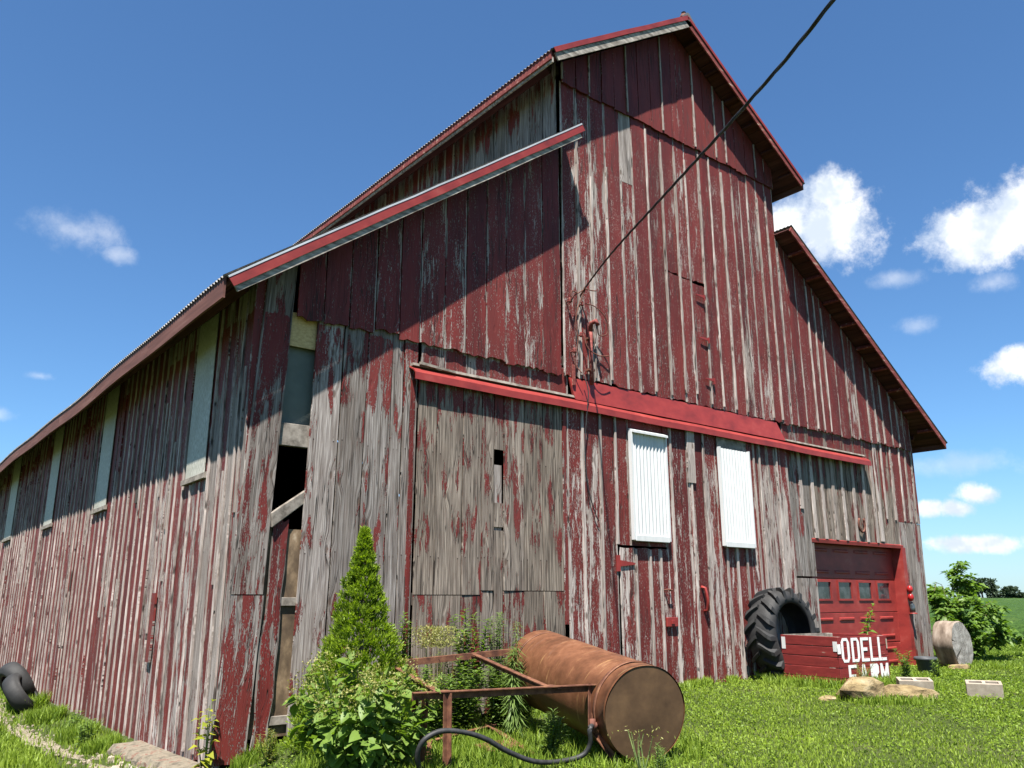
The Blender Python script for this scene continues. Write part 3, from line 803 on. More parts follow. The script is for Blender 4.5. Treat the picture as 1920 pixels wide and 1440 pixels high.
# --- garage door in its recess
GX0, GX1, GZ0, GZ1, GY = 12.02, 15.58, .06, 2.70, .22
gd = MB().box((GX0-.3, GY+.03, GZ0), (GX1+.3, GY+.06, 2.95))
garage = gd.build('garage_door', RED_METAL, barn)
rows = [(.06, .60), (.62, 1.27), (1.29, 1.98), (2.0, 2.72)]
for ri, (z0, z1) in enumerate(rows):
    if ri != 2:
        MB().box((GX0-.2, GY, z0), (GX1+.1, GY+.028, z1)).build('panel', RED_METAL, garage, bevel=.008)
        for c in range(4):
            x = 12.22+c*.85
            for zz in (z0+.10, z1-.16):
              MB().hexa([(x,GY-.002,zz),(x+.62,GY-.002,zz),(x+.62,GY-.002,zz+.07),(x,GY-.002,zz+.07),(x+.04,GY-.024,zz+.02),(x+.58,GY-.024,zz+.02),(x+.58,GY-.024,zz+.05),(x+.04,GY-.024,zz+.05)]).build('raised_moulding', RED_METAL, garage)
    else:
        xs_ = [GX0-.2]
        wins = [(12.32, 12.84), (13.15, 13.68), (13.98, 14.53), (14.80, 15.34)]
        gx = [GX0-.2]+[q for ab in wins for q in ab]+[GX1+.1]
        solid = [[not (r_ == 1 and c % 2 == 1) for r_ in range(3)] for c in range(len(gx)-1)]
        pn = grid_solid(gx, [z0, 1.57, 1.92, z1], solid, GY, GY+.028, lambda x, y, z: (x, z, y)).build('panel', RED_METAL, garage)
        for a, b in wins:
            MB().box((a, GY+.012, 1.57), (b, GY+.02, 1.92)).build('pane', GLASS, garage)
            grid_solid([a-.03, a, b, b+.03], [1.53, 1.57, 1.92, 1.96], [[1, 1, 1], [1, 0, 1], [1, 1, 1]], GY-.02, GY-.001, lambda x, y, z: (x, z, y)).build('pane_frame', RED_METAL, garage)
gf = MB().hexa([(GX1,-.035,.0),(GX1+.16,-.035,.0),(GX1+.16,GY+.03,.0),(GX1,GY+.03,.0),(GX1+.09,-.035,2.74),(GX1+.25,-.035,2.74),(GX1+.25,GY+.03,2.74),(GX1+.09,GY+.03,2.74)]).build('door_jamb', RED_METAL, barn)
MB().box((GX0-.14, .04, .0), (GX0, GY+.03, 2.74)).build('door_jamb', RED_METAL, barn)
MB().hexa([(GX0-.1,-.012,2.72),(GX1+.2,-.012,2.72),(GX1+.2,GY+.03,2.74),(GX0-.1,GY+.03,2.74),(GX0-.1,-.02,2.79),(GX1+.2,-.02,2.79),(GX1+.2,.02,2.83),(GX0-.1,.02,2.83)]).build('door_header', RED_METAL, barn)
MB().box((11.9, -.35, -.1), (15.8, .6, .075)).build('door_sill', CONCRETE, barn, bevel=.01)
# horseshoe over the door
hs = [(13.92+.13*math.sin(a), -.055, 3.19-.17*math.cos(a)) for a in np.linspace(-2.4, 2.4, 15)]
MB().tube(hs, .024, 6).build('horseshoe', IRON, gable, smooth=True)
# strap hinges of the loft door
for x, z in ((8.68, 7.38), (8.74, 6.5), (8.83, 5.69)):
    MB().hexa([(x-.22,-.10,z),(x,-.11,z-.025),(x,-.095,z-.025),(x-.22,-.085,z),(x-.22,-.10,z+.02),(x,-.11,z+.035),(x,-.095,z+.035),(x-.22,-.085,z+.02)]).box((x-.005,-.118,z-.07),(x+.03,-.095,z+.05)).build('loft_hinge', RED_METAL, gable)
# electric service: insulators, conduit, weather head, loose wires
svc = MB().tube([(5.48,-.14,5.06),(5.48,-.14,6.02)], .034, 10).build('conduit', FASCIA_RED, barn, smooth=True)
MB().tube([(5.48,-.14,6.0),(5.48,-.16,6.14),(5.50,-.26,6.16),(5.51,-.30,6.08)], [.038,.045,.042,.034], 10).build('weather_head', FASCIA_RED, svc, smooth=True)
for z in (5.3, 5.85): MB().box((5.41, -.16, z), (5.55, -.07, z+.035)).build('conduit_clamp', IRON, svc)
MB().box((5.08,-.12,5.0),(5.13,-.09,5.35)).build('stand_off', FASCIA_RED, svc)
for x, z in ((5.02, 6.42), (5.30, 6.42), (5.26, 5.86), (5.10, 5.55)):
    MB().lathe([(.0, 0), (.022, 0), (.03, .02), (.02, .04), (.03, .06), (.022, .08), (0, .08)], 12, Matrix.Translation((x, -.14, z))).tube([(x,-.05,z+.03),(x,-.14,z+.04)], .013, 6).build('insulator', FASCIA_RED, svc, smooth=True)
def wire(pts, r=.010, mat=None, nm='loose_wire'):
    P = [Vector(p) for p in pts]; out = []
    for i in range(len(P)-1):
        a, b, c, e = P[max(i-1,0)], P[i], P[i+1], P[min(i+2,len(P)-1)]
        for k in range(5):
            t = k/5; out.append(.5*((2*b)+(c-a)*t+(2*a-5*b+4*c-e)*t*t+(3*b-a-3*c+e)*t**3))
    out.append(P[-1])
    return MB().tube(out, r, 6)
for pts in ([(5.30,-.2,6.70),(5.10,-.15,6.55),(5.02,-.18,6.42),(5.0,-.2,6.6),(5.18,-.16,6.62)],
            [(5.32,-.2,6.70),(5.20,-.16,6.4),(5.14,-.14,6.1),(5.18,-.15,5.8),(5.12,-.13,5.4),(5.2,-.2,5.2)],
            [(5.32,-.2,6.45),(5.5,-.25,6.42),(5.72,-.28,6.25),(5.78,-.25,6.0),(5.62,-.2,5.95),(5.5,-.3,6.08)],
            [(5.30,-.16,5.9),(5.36,-.2,5.66),(5.55,-.27,5.55),(5.8,-.25,5.6)],
            [(5.32,-.2,6.72),(5.45,-.25,6.7),(5.6,-.2,6.75)],
            [(5.28,-.16,5.2),(5.32,-.22,4.9),(5.30,-.19,4.5),(5.28,-.15,3.9),(5.34,-.15,3.3),(5.5,-.14,2.9),(5.56,-.14,2.8)]):
    wire(pts).build('loose_wire', IRON if pts[-1][2] > 4 else CABLE, svc, smooth=True)

# --- long wall facing left: framing, boards and battens
sf = MB()
for z in (.1, 1.6, 3.0, 4.7): sf.box((-.27, .1, z), (-.16, 23.9, z+.15))
longw = sf.build('long_wall', DARK, barn)
PAN = [(1.24, 2.12), (6.42, 7.40), (11.2, 12.25), (16.7, 18.0)]
y = .02; k = 0
while y < 23.8:
    wd = R(.26, .36) if y < 12 else R(.30, .38)
    y2 = min(y+wd, 23.9); lean = .02 if y < 2.5 else .0
    nearc = max(0, 1-y/6)
    bz = max(-.46, -.26-.05*y)
    inpan = any(a-.12 < (y+y2)/2 < b+.12 for a, b in PAN)
    board(longw, SIDE, -y2+GAP/2, -y-GAP/2, bz+R(-.08, .06), 5.62, out=R(0, .006), wear=(R(.36, .6) if y < 3.4 else R(.05, .32))*(1 if R(0, 1) > .2 else 1.5), tone=R(.3, .6), edge=.3, rag=.05, m=3, n=7 if y < 12 else 4, lean=(0, 0), warp=.004)
    if R(0, 1) > .06 and y > .25:
        zt = 5.5; zb = bz+R(-.03, .12)
        if R(0, 1) < .15: zb = R(2, 3.5)
        x = y
        if any(a < x < b for a, b in PAN): zt = 3.1
        board(longw, SIDE, -x-R(.015, .028), -x+R(.015, .028), zb, zt, out=.024, t=.024, wear=R(.8, 1.0) if R(0, 1) > (.15 if y < 5 else .55) else R(.2, .5), tone=R(.85, 1.0), edge=.5, name='batten', m=1, n=8 if y < 12 else 4, jit=.008, warp=.01)
    # broken laths in the middle of some boards
    if R(0, 1) < .35 and not inpan:
        xm = (y+y2)/2+R(-.06, .06); zc = R(.3, 3.2); ln = R(.8, 2.6)
        board(longw, SIDE, -xm-.024, -xm+.024, zc, min(zc+ln, 5.3), out=.022, t=.018, wear=R(.7, 1), tone=R(.6, .95), edge=.6, name='lath', m=1, n=5, jit=.008)
    y = y2
board(longw, SIDE, -3.02, -2.84, .72, 1.66, out=.05, t=.03, wear=.05, tone=.3, m=2, n=3)
MB().box((-.33, 4.42, 3.08), (-.305, 4.58, 3.30)).build('dark_knot_hole', DARK, longw)
for a, b in PAN:
    pn = MB().box((-.334, a+.06, 3.2), (-.325, b-.06, 5.56)).build('light_panel', FIBRE, longw)
    MB().hexa([(-.365,a-.03,3.13),(-.32,a-.03,3.13),(-.32,b+.03,3.11),(-.365,b+.03,3.11),(-.365,a-.03,3.2),(-.32,a-.03,3.22),(-.32,b+.03,3.2),(-.365,b+.03,3.18)]).build('sill', BEAM, pn)

# --- tower wall above the left roof
tsf = MB().box((4.93, .02, 9.0), (5.0, 23.9, 9.2)).box((4.93, .02, 10.9), (5.0, 23.9, 11.05)).build('clerestory_wall', DARK, barn)
y = .02
while y < 13:
    wd = R(.3, .42)
    board(tsf, TOWER_SIDE, -(y+wd)+GAP/2, -y-GAP/2, 8.8, 11.16, out=R(0, .01), wear=R(.6, .85) if y < 9 else .5, tone=R(.0, .25), edge=.4, m=3, n=6)
    if R(0, 1) > .4: board(tsf, TOWER_SIDE, -y-.02, -y+.02, 9.2, 10.9, out=.022, t=.02, wear=.9, tone=.6, name='batten', m=1, n=3)
    y += wd
MB().box((4.93, 13.02, 8.8), (4.95, 24, 11.16)).build('plank_sheet', SOFFIT, tsf)
# walls on the far sides
MB().box((16.62, .05, -.3), (16.70, 23.9, 5.9)).build('long_wall', SOFFIT, barn)
MB().box((11.40, .05, 8.9), (11.46, 23.9, 11.2)).build('clerestory_wall', SOFFIT, barn)
rw = MB(); pts = [(-.3,-.3),(16.7,-.3),(16.7,5.9),(11.46,9.4),(11.46,11.15),(8.2,13.25),(4.9,11.1),(4.9,9.4),(-.3,5.6)]
rw.v = [(x, 23.95, z) for x, z in pts]+[(x, 24.0, z) for x, z in pts]
rw.f = [tuple(range(9)), tuple(reversed(range(9, 18)))]+[(i, (i+1) % 9, (i+1) % 9+9, i+9) for i in range(9)]
rw.build('gable_wall', SOFFIT, barn)
MB().box((-.25, .1, -.32), (16.6, 23.9, -.25)).build('earth_floor', DARK, barn)

# --- roofs
def wav(y, amp): return amp*(math.sin(y*.55+.6)*.6+math.sin(y*1.3+2)*.4)
def slope_roof(name, A, Bp, parent, sag=0.03, drop=0.0, side=-1):
    """A eave (x,z), Bp top (x,z). planks run along Y, corrugated sheets on top"""
    L = math.hypot(Bp[0]-A[0], Bp[1]-A[1]); ux, uz = (Bp[0]-A[0])/L, (Bp[1]-A[1])/L
    nx, nz = (-uz, ux) if ux > 0 else (uz, -ux)
    if nz < 0: nx, nz = -nx, -nz
    def P(s, y, h, dz=0): return (A[0]+ux*s+nx*h, y, A[1]+uz*s+nz*h+dz)
    def sagf(s, y): return (wav(y, sag)-drop*max(0, y)/17)*(1-s/L)
    rf = MB()
    for s in np.linspace(.4, L-.4, max(3, int(L/1.6))):        # purlins
        s = float(s); c = [P(s, Y0+.62, -.22), P(s+.06, Y0+.62, -.22), P(s+.06, Y1, -.22), P(s, Y1, -.22), P(s, Y0+.62, -.085), P(s+.06, Y0+.62, -.085), P(s+.06, Y1, -.085), P(s, Y1, -.085)]
        rf.hexa(c)
    roof = rf.build(name, SOFFIT, parent)
    s = 0.0; ys = [Y0+.03+(Y1-Y0-.03)*(i/12)**1.5 for i in range(13)]
    while s < L-.02:
        wd = min(R(.24, .32), L-s); mb = MB(); j0 = R(-.008, .008)
        for i, y in enumerate(ys):
            e = sagf(s, y)
            for a, h in ((s, -.085+j0), (s+wd-.012, -.085+j0), (s+wd-.012, -.055+j0), (s, -.055+j0)): mb.v.append(P(a, y, h, e))
        for i in range(12):
            for j in range(4): mb.f.append((i*4+j, i*4+(j+1) % 4, i*4+4+(j+1) % 4, i*4+4+j))
        mb.f.append((3, 2, 1, 0)); mb.f.append((48, 49, 50, 51))
        mb.build('sheathing_board', SOFFIT, roof)
        s += wd
    # corrugated sheets
    n = 24; sw = (Y1-Y0)/n; pitch = sw/11
    for i in range(n):
        mb = MB(); k = 6*11
        for j in range(k+1):
            y = Y0+sw*i+sw*j/k; h = .014*math.cos(2*math.pi*j/6)
            for s_ in (-.07, L*.5, L+.03): mb.v.append(P(s_, y, h-.014+R(-.001, .001), sagf(max(s_, 0), y)))
        b = len(mb.v)
        for (x_, y_, z_) in list(mb.v[:b]): mb.v.append((x_, y_, z_-.006))
        for j in range(k):
            for c in range(2):
                q = j*3+c; mb.f.append((q, q+3, q+4, q+1)); mb.f.append((b+q, b+q+1, b+q+4, b+q+3))
            q = j*3; mb.f.append((q, b+q, b+q+3, q+3))
        mb.build('roof_sheet', ROOF_METAL, roof)
    return roof, P, sagf, L
def rake(roof, P, L, mat_lo, h0, h1, y0, y1, nm='fascia_board', s0=0.0, s1=None, extra=0.0, segs=6):
    mb = MB(); s1 = L if s1 is None else s1
    for i in range(segs+1):
        s = s0+(s1-s0)*i/segs; e = R(-.006, .006)
        for h, y in ((h0+e, y0), (h1+e, y0), (h1+e, y1), (h0+e, y1)): mb.v.append(P(s, y, h))
    for i in range(segs):
        for j in range(4): mb.f.append((i*4+j, i*4+(j+1) % 4, i*4+4+(j+1) % 4, i*4+4+j))
    mb.f.append((3, 2, 1, 0)); b = segs*4; mb.f.append((b, b+1, b+2, b+3))
    return mb.build(nm, mat_lo, roof)
# left low roof
rl, PL, sgL, LL = slope_roof('lean_to_roof', EAVE_L, TOP_L, barn, .035, .16)
rake(rl, PL, LL, FASCIA_PALE, -.235, -.09, Y0, Y0+.03, s0=.0, s1=LL-.05)
rake(rl, PL, LL, RED_METAL, -.155, -.028, Y0-.022, Y0-.004, 'rake_trim', s0=-.02, s1=LL+.08, segs=14)
rake(rl, PL, LL, GALV, -.036, -.012, Y0-.027, Y0-.001, 'rake_trim_top', s0=-.02, s1=LL+.08, segs=14)
# right low roof
rr_, PR, sgR, LR = slope_roof('lean_to_roof', EAVE_R, TOP_R, barn, .03, .0)
rake(rr_, PR, LR, FASCIA_RED, -.17, -.055, Y0, Y0+.03)
for i in range(9):
    s = .6+i*.78; c = [PR(s, Y0+.04, -.17), PR(s+.05, Y0+.04, -.17), PR(s+.05, -.07, -.17), PR(s, -.07, -.17), PR(s, Y0+.04, -.09), PR(s+.05, Y0+.04, -.09), PR(s+.05, -.07, -.09), PR(s, -.07, -.09)]
    MB().hexa(c).build('lookout', FASCIA_RED, rr_)
# tower roofs
tl, PTL, _, LTL = slope_roof('monitor_roof', TE_L, PEAK, barn, .012)
rake(tl, PTL, LTL, FASCIA_PALE, -.23, -.085, Y0, Y0+.03)
rake(tl, PTL, LTL, RED_METAL, -.08, .012, Y0-.022, Y0-.002, 'rake_trim', s1=LTL-.02)
tr_, PTR, _, LTR = slope_roof('monitor_roof', TE_R, PEAK, barn, .012)
rake(tr_, PTR, LTR, FASCIA_RED, -.19, -.07, Y0, Y0+.03, s1=LTR-.02)
rake(tr_, PTR, LTR, RED_METAL, -.066, .0, Y0-.022, Y0-.002, 'rake_trim', s1=LTR-.02)
for i in range(6):
    s = .35+i*.75; c = [PTR(s, Y0+.04, -.17), PTR(s+.05, Y0+.04, -.17), PTR(s+.05, -.11, -.17), PTR(s, -.11, -.17), PTR(s, Y0+.04, -.09), PTR(s+.05, Y0+.04, -.09), PTR(s+.05, -.11, -.09), PTR(s, -.11, -.09)]
    MB().hexa(c).build('lookout', SOFFIT, tr_)
MB().hexa([(7.98,Y0-.02,13.30),(8.42,Y0-.02,13.30),(8.42,Y1,13.30),(7.98,Y1,13.30),(8.17,Y0-.02,13.48),(8.23,Y0-.02,13.48),(8.23,Y1,13.48),(8.17,Y1,13.48)]).build('ridge_cap', ROOF_METAL, barn)
MB().lathe([(0, 0), (.09, 0), (.07, .06), (.035, .09), (.05, .12), (0, .14)], 10, Matrix.Translation((8.2, Y0+.1, 13.44))).build('ridge_finial', IRON, barn)
# eave fascias (run along the building)
def eave_fascia(parent, A, sgf, top, h, mat, off, nm='fascia_board', n=8):
    for i in range(n):
        ya = Y0+.035+(Y1-Y0-.04)*i/n; yb = Y0+.035+(Y1-Y0-.04)*(i+1)/n-.006
        mb = MB()
        for kk in range(5):
            y = ya+(yb-ya)*kk/4; e = sgf(0, y)
            for x, z in ((A[0]+off, A[1]-h), (A[0]+off+.03, A[1]-h), (A[0]+off+.03, A[1]+top), (A[0]+off, A[1]+top)): mb.v.append((x, y, z+e))
        for kk in range(4):
            for j in range(4): mb.f.append((kk*4+j, kk*4+(j+1) % 4, kk*4+4+(j+1) % 4, kk*4+4+j))
        mb.f.append((3, 2, 1, 0)); mb.f.append((16, 17, 18, 19))
        mb.build(nm, mat, parent)
eave_fascia(rl, EAVE_L, sgL, -.035, .31, FASCIA_BROWN, -.03)
eave_fascia(tl, TE_L, lambda s, y: wav(y, .012), -.03, .21, FASCIA_RED, -.03)
eave_fascia(tl, TE_L, lambda s, y: wav(y, .012), -.16, .26, FASCIA_PALE, .003, n=6)
eave_fascia(rr_, EAVE_R, sgR, -.03, .2, FASCIA_BROWN, .0)
eave_fascia(tr_, TE_R, lambda s, y: wav(y, .012), -.03, .2, FASCIA_BROWN, .0)
# ------------------------------------------------------------------ ground, field, gravel
def ground_grid():
    xs = np.unique(np.concatenate([-np.geomspace(8, 3000, 26)[::-1], np.linspace(-7.5, 24, 90), np.geomspace(25, 3000, 40)]))
    ys = np.unique(np.concatenate([-np.geomspace(12, 3000, 26)[::-1], np.linspace(-11.5, 26, 100), np.geomspace(27, 3000, 40)]))
    X, Y = np.meshgrid(xs, ys)
    V = np.stack([X, Y, gz(X, Y)], -1).reshape(-1, 3)
    nx = len(xs); ny = len(ys)
    i = np.arange(nx-1)[None] + np.arange(ny-1)[:, None]*nx
    return raw_mesh('ground', V, np.stack([i, i+1, i+nx+1, i+nx], -1).reshape(-1, 4))
structure('ground', ground_grid(), GROUND, True)
def sheet(name, u, v, fn, mat):
    U, Vv = np.meshgrid(u, v); P = fn(U, Vv).reshape(-1, 3); nx = len(u)
    i = np.arange(nx-1)[None] + np.arange(len(v)-1)[:, None]*nx
    return structure(name, raw_mesh(name, P, np.stack([i, i+1, i+nx+1, i+nx], -1).reshape(-1, 4)), mat, True)
def crop(U, Vv):
    # rows of soybeans beyond the lawn; U = distance from the lawn edge, V = along it
    X = 27.5 + U*.93 - Vv*.25; Y = 3.0 + U*.30 + Vv*.97
    Zz = gz(X, Y) + .04 + .5*sstep(0, 1.2, U) + .09*np.sin(Vv*4.2+np.sin(U*.7)) * sstep(200, 30, U) + RNG.normal(size=U.shape)*.05
    return np.stack([X, Y, Zz], -1)
sheet('soybean_field', np.concatenate([[0], np.geomspace(.4, 420, 120)]), np.linspace(-60, 160, 420), crop, CROP)
def grav(U, Vv):
    mid = -1.14 + .12*np.sin(Vv*.7) ; wdt = .15 + .09*np.sin(Vv*1.3+1) + .05*np.sin(Vv*4.1)
    X = mid + U*wdt; return np.stack([X, Vv, gz(X, Vv)+.012-.03*np.abs(U)**3+RNG.normal(size=U.shape)*.006], -1)
sheet('gravel_path', np.linspace(-1, 1, 14), np.linspace(.8, 14, 200), grav, GRAVEL)
# loose limestone chips on the path
n = 260
yy = RNG.uniform(1, 12, n); xx = -1.14+.12*np.sin(yy*.7)+RNG.normal(size=n)*.16
ch = MB()
for x, y in zip(xx, yy):
    s = R(.01, .032); z = G(x, y)+.012
    M = Matrix.Translation((x, y, z+s*.3)) @ Matrix.Rotation(R(0, 6), 4, 'Z') @ Matrix.Rotation(R(-.5, .5), 4, 'X')
    ch.hexa([(-s,-s*.8,-s*.5),(s,-s*.6,-s*.5),(s*.8,s*.7,-s*.5),(-s*.7,s*.8,-s*.5),(-s*.6,-s*.5,s*.4),(s*.5,-s*.4,s*.5),(s*.4,s*.5,s*.35),(-s*.5,s*.4,s*.5)], M)
tag(ch.build('gravel', CHIP), 'loose pale limestone chips along the foot of the long wall', 'gravel', kind='stuff')

# ------------------------------------------------------------------ grass blades
def blades(X, Y, H, Wd, tint, lean=.55):
    n = len(X); Zg = gz(X, Y)
    P = np.stack([X, Y, Zg-.01], -1)
    a = RNG.uniform(0, 2*np.pi, n); b = RNG.uniform(0, 2*np.pi, n)
    S = np.stack([np.cos(a), np.sin(a), np.zeros(n)], -1)*Wd[:, None]*.5
    Lv = np.stack([np.cos(b), np.sin(b), np.zeros(n)], -1)*(RNG.uniform(.1, 1, n)*lean*H)[:, None]
    up = np.array([0, 0, 1.])*H[:, None]
    m1 = P + up*.55 + Lv*.3; tip = P + up*RNG.uniform(.75, 1, n)[:, None] + Lv
    V = np.stack([P-S, P+S, m1+S*.75, m1-S*.75, tip], 1).reshape(-1, 3)
    o = (np.arange(n)*5)[:, None, None]
    F = (np.array([[0, 1, 2], [0, 2, 3], [3, 2, 4]])[None]+o).reshape(-1, 3)
    return V, F, np.repeat(tint, 5)
def patch(x, y): return .5 + .5*np.clip(hsh(x*1.9, y*1.9, 1.3)*.6+hsh(x*5.3, y*4.7, .4)*.5, -1, 1)
def lawn(n, x0, x1, y0, y1, hmin, hmax, keep, wscale=1.0):
    X = RNG.uniform(x0, x1, n); Y = RNG.uniform(y0, y1, n)
    k = keep(X, Y); X, Y = X[k], Y[k]
    dist = np.hypot(X-CAM.x, Y-CAM.y); p = patch(X, Y)
    H = RNG.uniform(hmin, hmax, len(X))*(.55+.75*p)
    Wd = (.006+.0009*dist)*RNG.uniform(.7, 1.3, len(X))*wscale
    t = np.clip(RNG.normal(.44, .21, len(X))+.35*(p-.5)+.34*hsh(X*.55, Y*.6, 2.2), 0, 1)
    return X, Y, H, Wd, t
inside = lambda X, Y: (X > -.38) & (X < 16.8) & (Y > -.03) & (Y < 24.1)
pathm = lambda X, Y: (np.abs(X+1.14) < .27) & (Y > .6) & (Y < 14) 
slab = lambda X, Y: (X > -.72) & (X < -.35) & (Y > .25) & (Y < 3.0)
far_ok = lambda X, Y: RNG.uniform(0, 1, len(X)) < np.clip((10.5/np.hypot(X-CAM.x, Y-CAM.y))**1.5, .05, 1)
sets = []
sets.append(lawn(430000, -3, 30, -9.3, -.03, .025, .062, lambda X, Y: far_ok(X, Y) & ~inside(X, Y) & (np.hypot(X-CAM.x, Y-CAM.y) > 4.5)))
sets.append(lawn(90000, -6, -.4, -5, 15, .06, .16, lambda X, Y: ~inside(X, Y) & (~pathm(X, Y) | (RNG.uniform(0, 1, len(X)) < .35*patch(X*3, Y*3))) & ~slab(X, Y) & (RNG.uniform(0, 1, len(X)) < np.where(X > -.95, .5, 1.0))))
sets.append(lawn(70000, 16.85, 32, -.03, 9, .04, .10, lambda X, Y: X-16 > -2, 1.6))
# long grass along the wall foot and round the tank, crate and stones
sets.append(lawn(16000, -.2, 16.6, -.32, -.04, .08, .2, lambda X, Y: (patch(X*2, Y) > .42) & ~((X > 12) & (X < 15.7))))
for cx, cy, r, h, n in ((2.9, -2.6, 1.3, .18, 5000), (9.9, -1.5, 1.25, .2, 5500), (10.0, -2.5, .7, .22, 2600), (8.3, -3.2, .7, .16, 2200), (1.2, -1.8, 1.3, .22, 6500), (.5, -2.9, .9, .16, 3500), (16.6, -1.1, .9, .16, 2200), (13, -1.6, .5, .13, 900), (-.75, 4.6, .28, .3, 1700), (-.7, 3.4, .25, .25, 900), (-.75, 7, .3, .3, 1500), (-.7, 9, .35, .35, 1500)):
    rr0 = r*np.sqrt(RNG.uniform(0, 1, n)); an = RNG.uniform(0, 2*np.pi, n)
    X, Y = cx+rr0*np.cos(an), cy+rr0*np.sin(an); k = ~inside(X, Y); X, Y = X[k], Y[k]
    dist = np.hypot(X-CAM.x, Y-CAM.y)
    sets.append((X, Y, RNG.uniform(.25, 1, len(X))*h, (.005+.0008*dist)*RNG.uniform(.7, 1.3, len(X)), np.clip(RNG.normal(.4, .22, len(X)), 0, 1)))
Vs, Fs, Ts, off = [], [], [], 0
for s_ in sets:
    V, F_, T_ = blades(*s_); Vs.append(V); Fs.append(F_+off); Ts.append(T_); off += len(V)
tag(link('grass', raw_mesh('grass', np.concatenate(Vs), np.concatenate(Fs), np.concatenate(Ts)), GRASSM), 'bright green rough mown grass around the barn', 'grass', kind='stuff')
# clover and plantain leaves in the lawn
n = 42000
X = RNG.uniform(-1, 22, n); Y = RNG.uniform(-8.5, -.1, n)
k = far_ok(X, Y) & (patch(X*.8+3, Y*.8) > .45) & ~inside(X, Y); X, Y = X[k], Y[k]; n = len(X)
an = RNG.uniform(0, 2*np.pi, n)
D = np.stack([np.cos(an), np.sin(an), RNG.uniform(-.1, .6, n)], -1); N = np.stack([RNG.normal(size=n)*.35, RNG.normal(size=n)*.35, np.ones(n)], -1)
P = np.stack([X, Y, gz(X, Y)+RNG.uniform(.02, .075, n)], -1)
dd = np.hypot(X-CAM.x, Y-CAM.y)
tag(link('clover', cloud_mesh('clover', P, D, N, .016+.0016*dd, .012+.0014*dd, np.clip(RNG.normal(.4, .2, n), 0, 1)), GRASSM), 'low clover leaves scattered through the mown grass', 'clover', kind='stuff')
# ------------------------------------------------------------------ rusty fuel tank with its toppled stand
TR, TL_ = .473, 2.62
az, ti = math.radians(253.8), math.radians(-5.6)
nrm = Vector((math.cos(az)*math.cos(ti), math.sin(az)*math.cos(ti), math.sin(ti)))
c0 = Vector((2.744, -3.603, .45))
TM = Matrix.Translation(c0) @ (-nrm).to_track_quat('Z', 'Y').to_matrix().to_4x4()
tank = thing('fuel_tank', 'large rusty steel fuel tank lying on its side with toppled angle iron stand', 'fuel tank', (2.9, -2.9, -.03))
def put_local(mb, name, mat, parent, M, smooth=True):
    o = mb.build(name, mat, parent, smooth); o.location = M.to_translation(); o.rotation_euler = M.to_euler(); o.scale = M.to_scale(); return o
sh = MB(); prof = [(TR*1.005, .0), (TR*1.005, .03), (TR, .035)]+[(TR*(1-.006*math.sin(i*1.3)), .035+(TL_-.07)*i/14) for i in range(15)]+[(TR, TL_-.03), (TR*1.004, TL_-.025), (TR*1.004, TL_)]
sh.lathe(prof, 72)
for i, v in enumerate(sh.v):
    a = math.atan2(v[1], v[0]); f = 1 + .007*math.sin(3*a+v[2]*1.1) + .004*math.sin(7*a-2*v[2]) - .05*math.exp(-((a-1.3)/.35)**2-((v[2]-.9)/.5)**2) - .035*math.exp(-((a-2.3)/.3)**2-((v[2]-1.8)/.35)**2)
    sh.v[i] = (v[0]*f, v[1]*f, v[2])
put_local(sh, 'shell', RUST, tank, TM)
for z, s in ((.004, 1), (TL_-.004, -1)):
    hd = MB().lathe([(0, z-.006*s), (TR*.4, z-.004*s), (TR*.8, z), (TR*.985, z+.004*s)], 72)
    put_local(hd, 'tank_end', TANK_END, tank, TM)
for z in (.20, 2.36):
    put_local(MB().lathe([(TR*1.006, z), (TR*1.018, z), (TR*1.018, z+.05), (TR*1.006, z+.05)], 72, close=True), 'strap', RUST_BAR, tank, TM)
def bar(p, q, a=.065, flip=1, up=(0, 0, 1), name='angle_bar'): return MB().angle(p, q, a, .009, up, flip).build(name, RUST_BAR, tank)
bar((.53, -2.64, .72), (2.50, -3.165, .72), .075)
bar((2.93, -1.2, .965), (1.27, -1.0, .875), .07)
bar((1.27, -1.02, .862), (.86, -2.70, .70))
bar((2.38, -1.15, .93), (2.02, -3.00, .70))
bar((.86, -2.76, .70), (.84, -2.80, -.06), .06, 1, (1, .3, 0), 'leg')
bar((.70, -2.62, .70), (.74, -2.50, -.06), .05, 1, (1, .3, 0), 'leg')
bar((1.30, -1.02, .86), (1.60, -.92, -.03), .05, 1, (1, .3, 0), 'leg')
bar((1.05, -1.9, .78), (1.22, -1.6, -.03), .05, 1, (1, .3, 0), 'leg')
bar((1.40, -1.52, .06), (2.62, -1.18, .10))
bar((2.60, -1.16, .10), (2.02, -2.72, .03))
bar((.78, -2.55, .05), (1.45, -1.52, .06), .05)
bar((2.42, -3.15, .72), (2.36, -3.20, .30), .07, 1, (1, .3, 0))
bar((2.36, -3.18, .30), (2.52, -3.4, -.03), .05, 1, (1, .3, 0))
MB().hexa([(2.0,-3.1,.69),(2.15,-3.12,.69),(2.12,-2.85,.70),(1.98,-2.85,.70),(2.0,-3.1,.70),(2.15,-3.12,.70),(2.12,-2.85,.71),(1.98,-2.85,.71)]).build('gusset_plate', RUST_BAR, tank)
MB().hexa([(.78,-2.74,.692),(1.0,-2.8,.692),(.97,-2.6,.70),(.84,-2.55,.70),(.78,-2.74,.702),(1.0,-2.8,.702),(.97,-2.6,.71),(.84,-2.55,.71)]).build('gusset_plate', RUST_BAR, tank)
MB().hexa([(1.7,-2.35,.02),(2.2,-2.3,.03),(2.15,-2.0,.05),(1.75,-2.0,.04),(1.7,-2.35,.035),(2.2,-2.3,.045),(2.15,-2.0,.065),(1.75,-2.0,.055)]).build('ground_plate', RUST_BAR, tank)
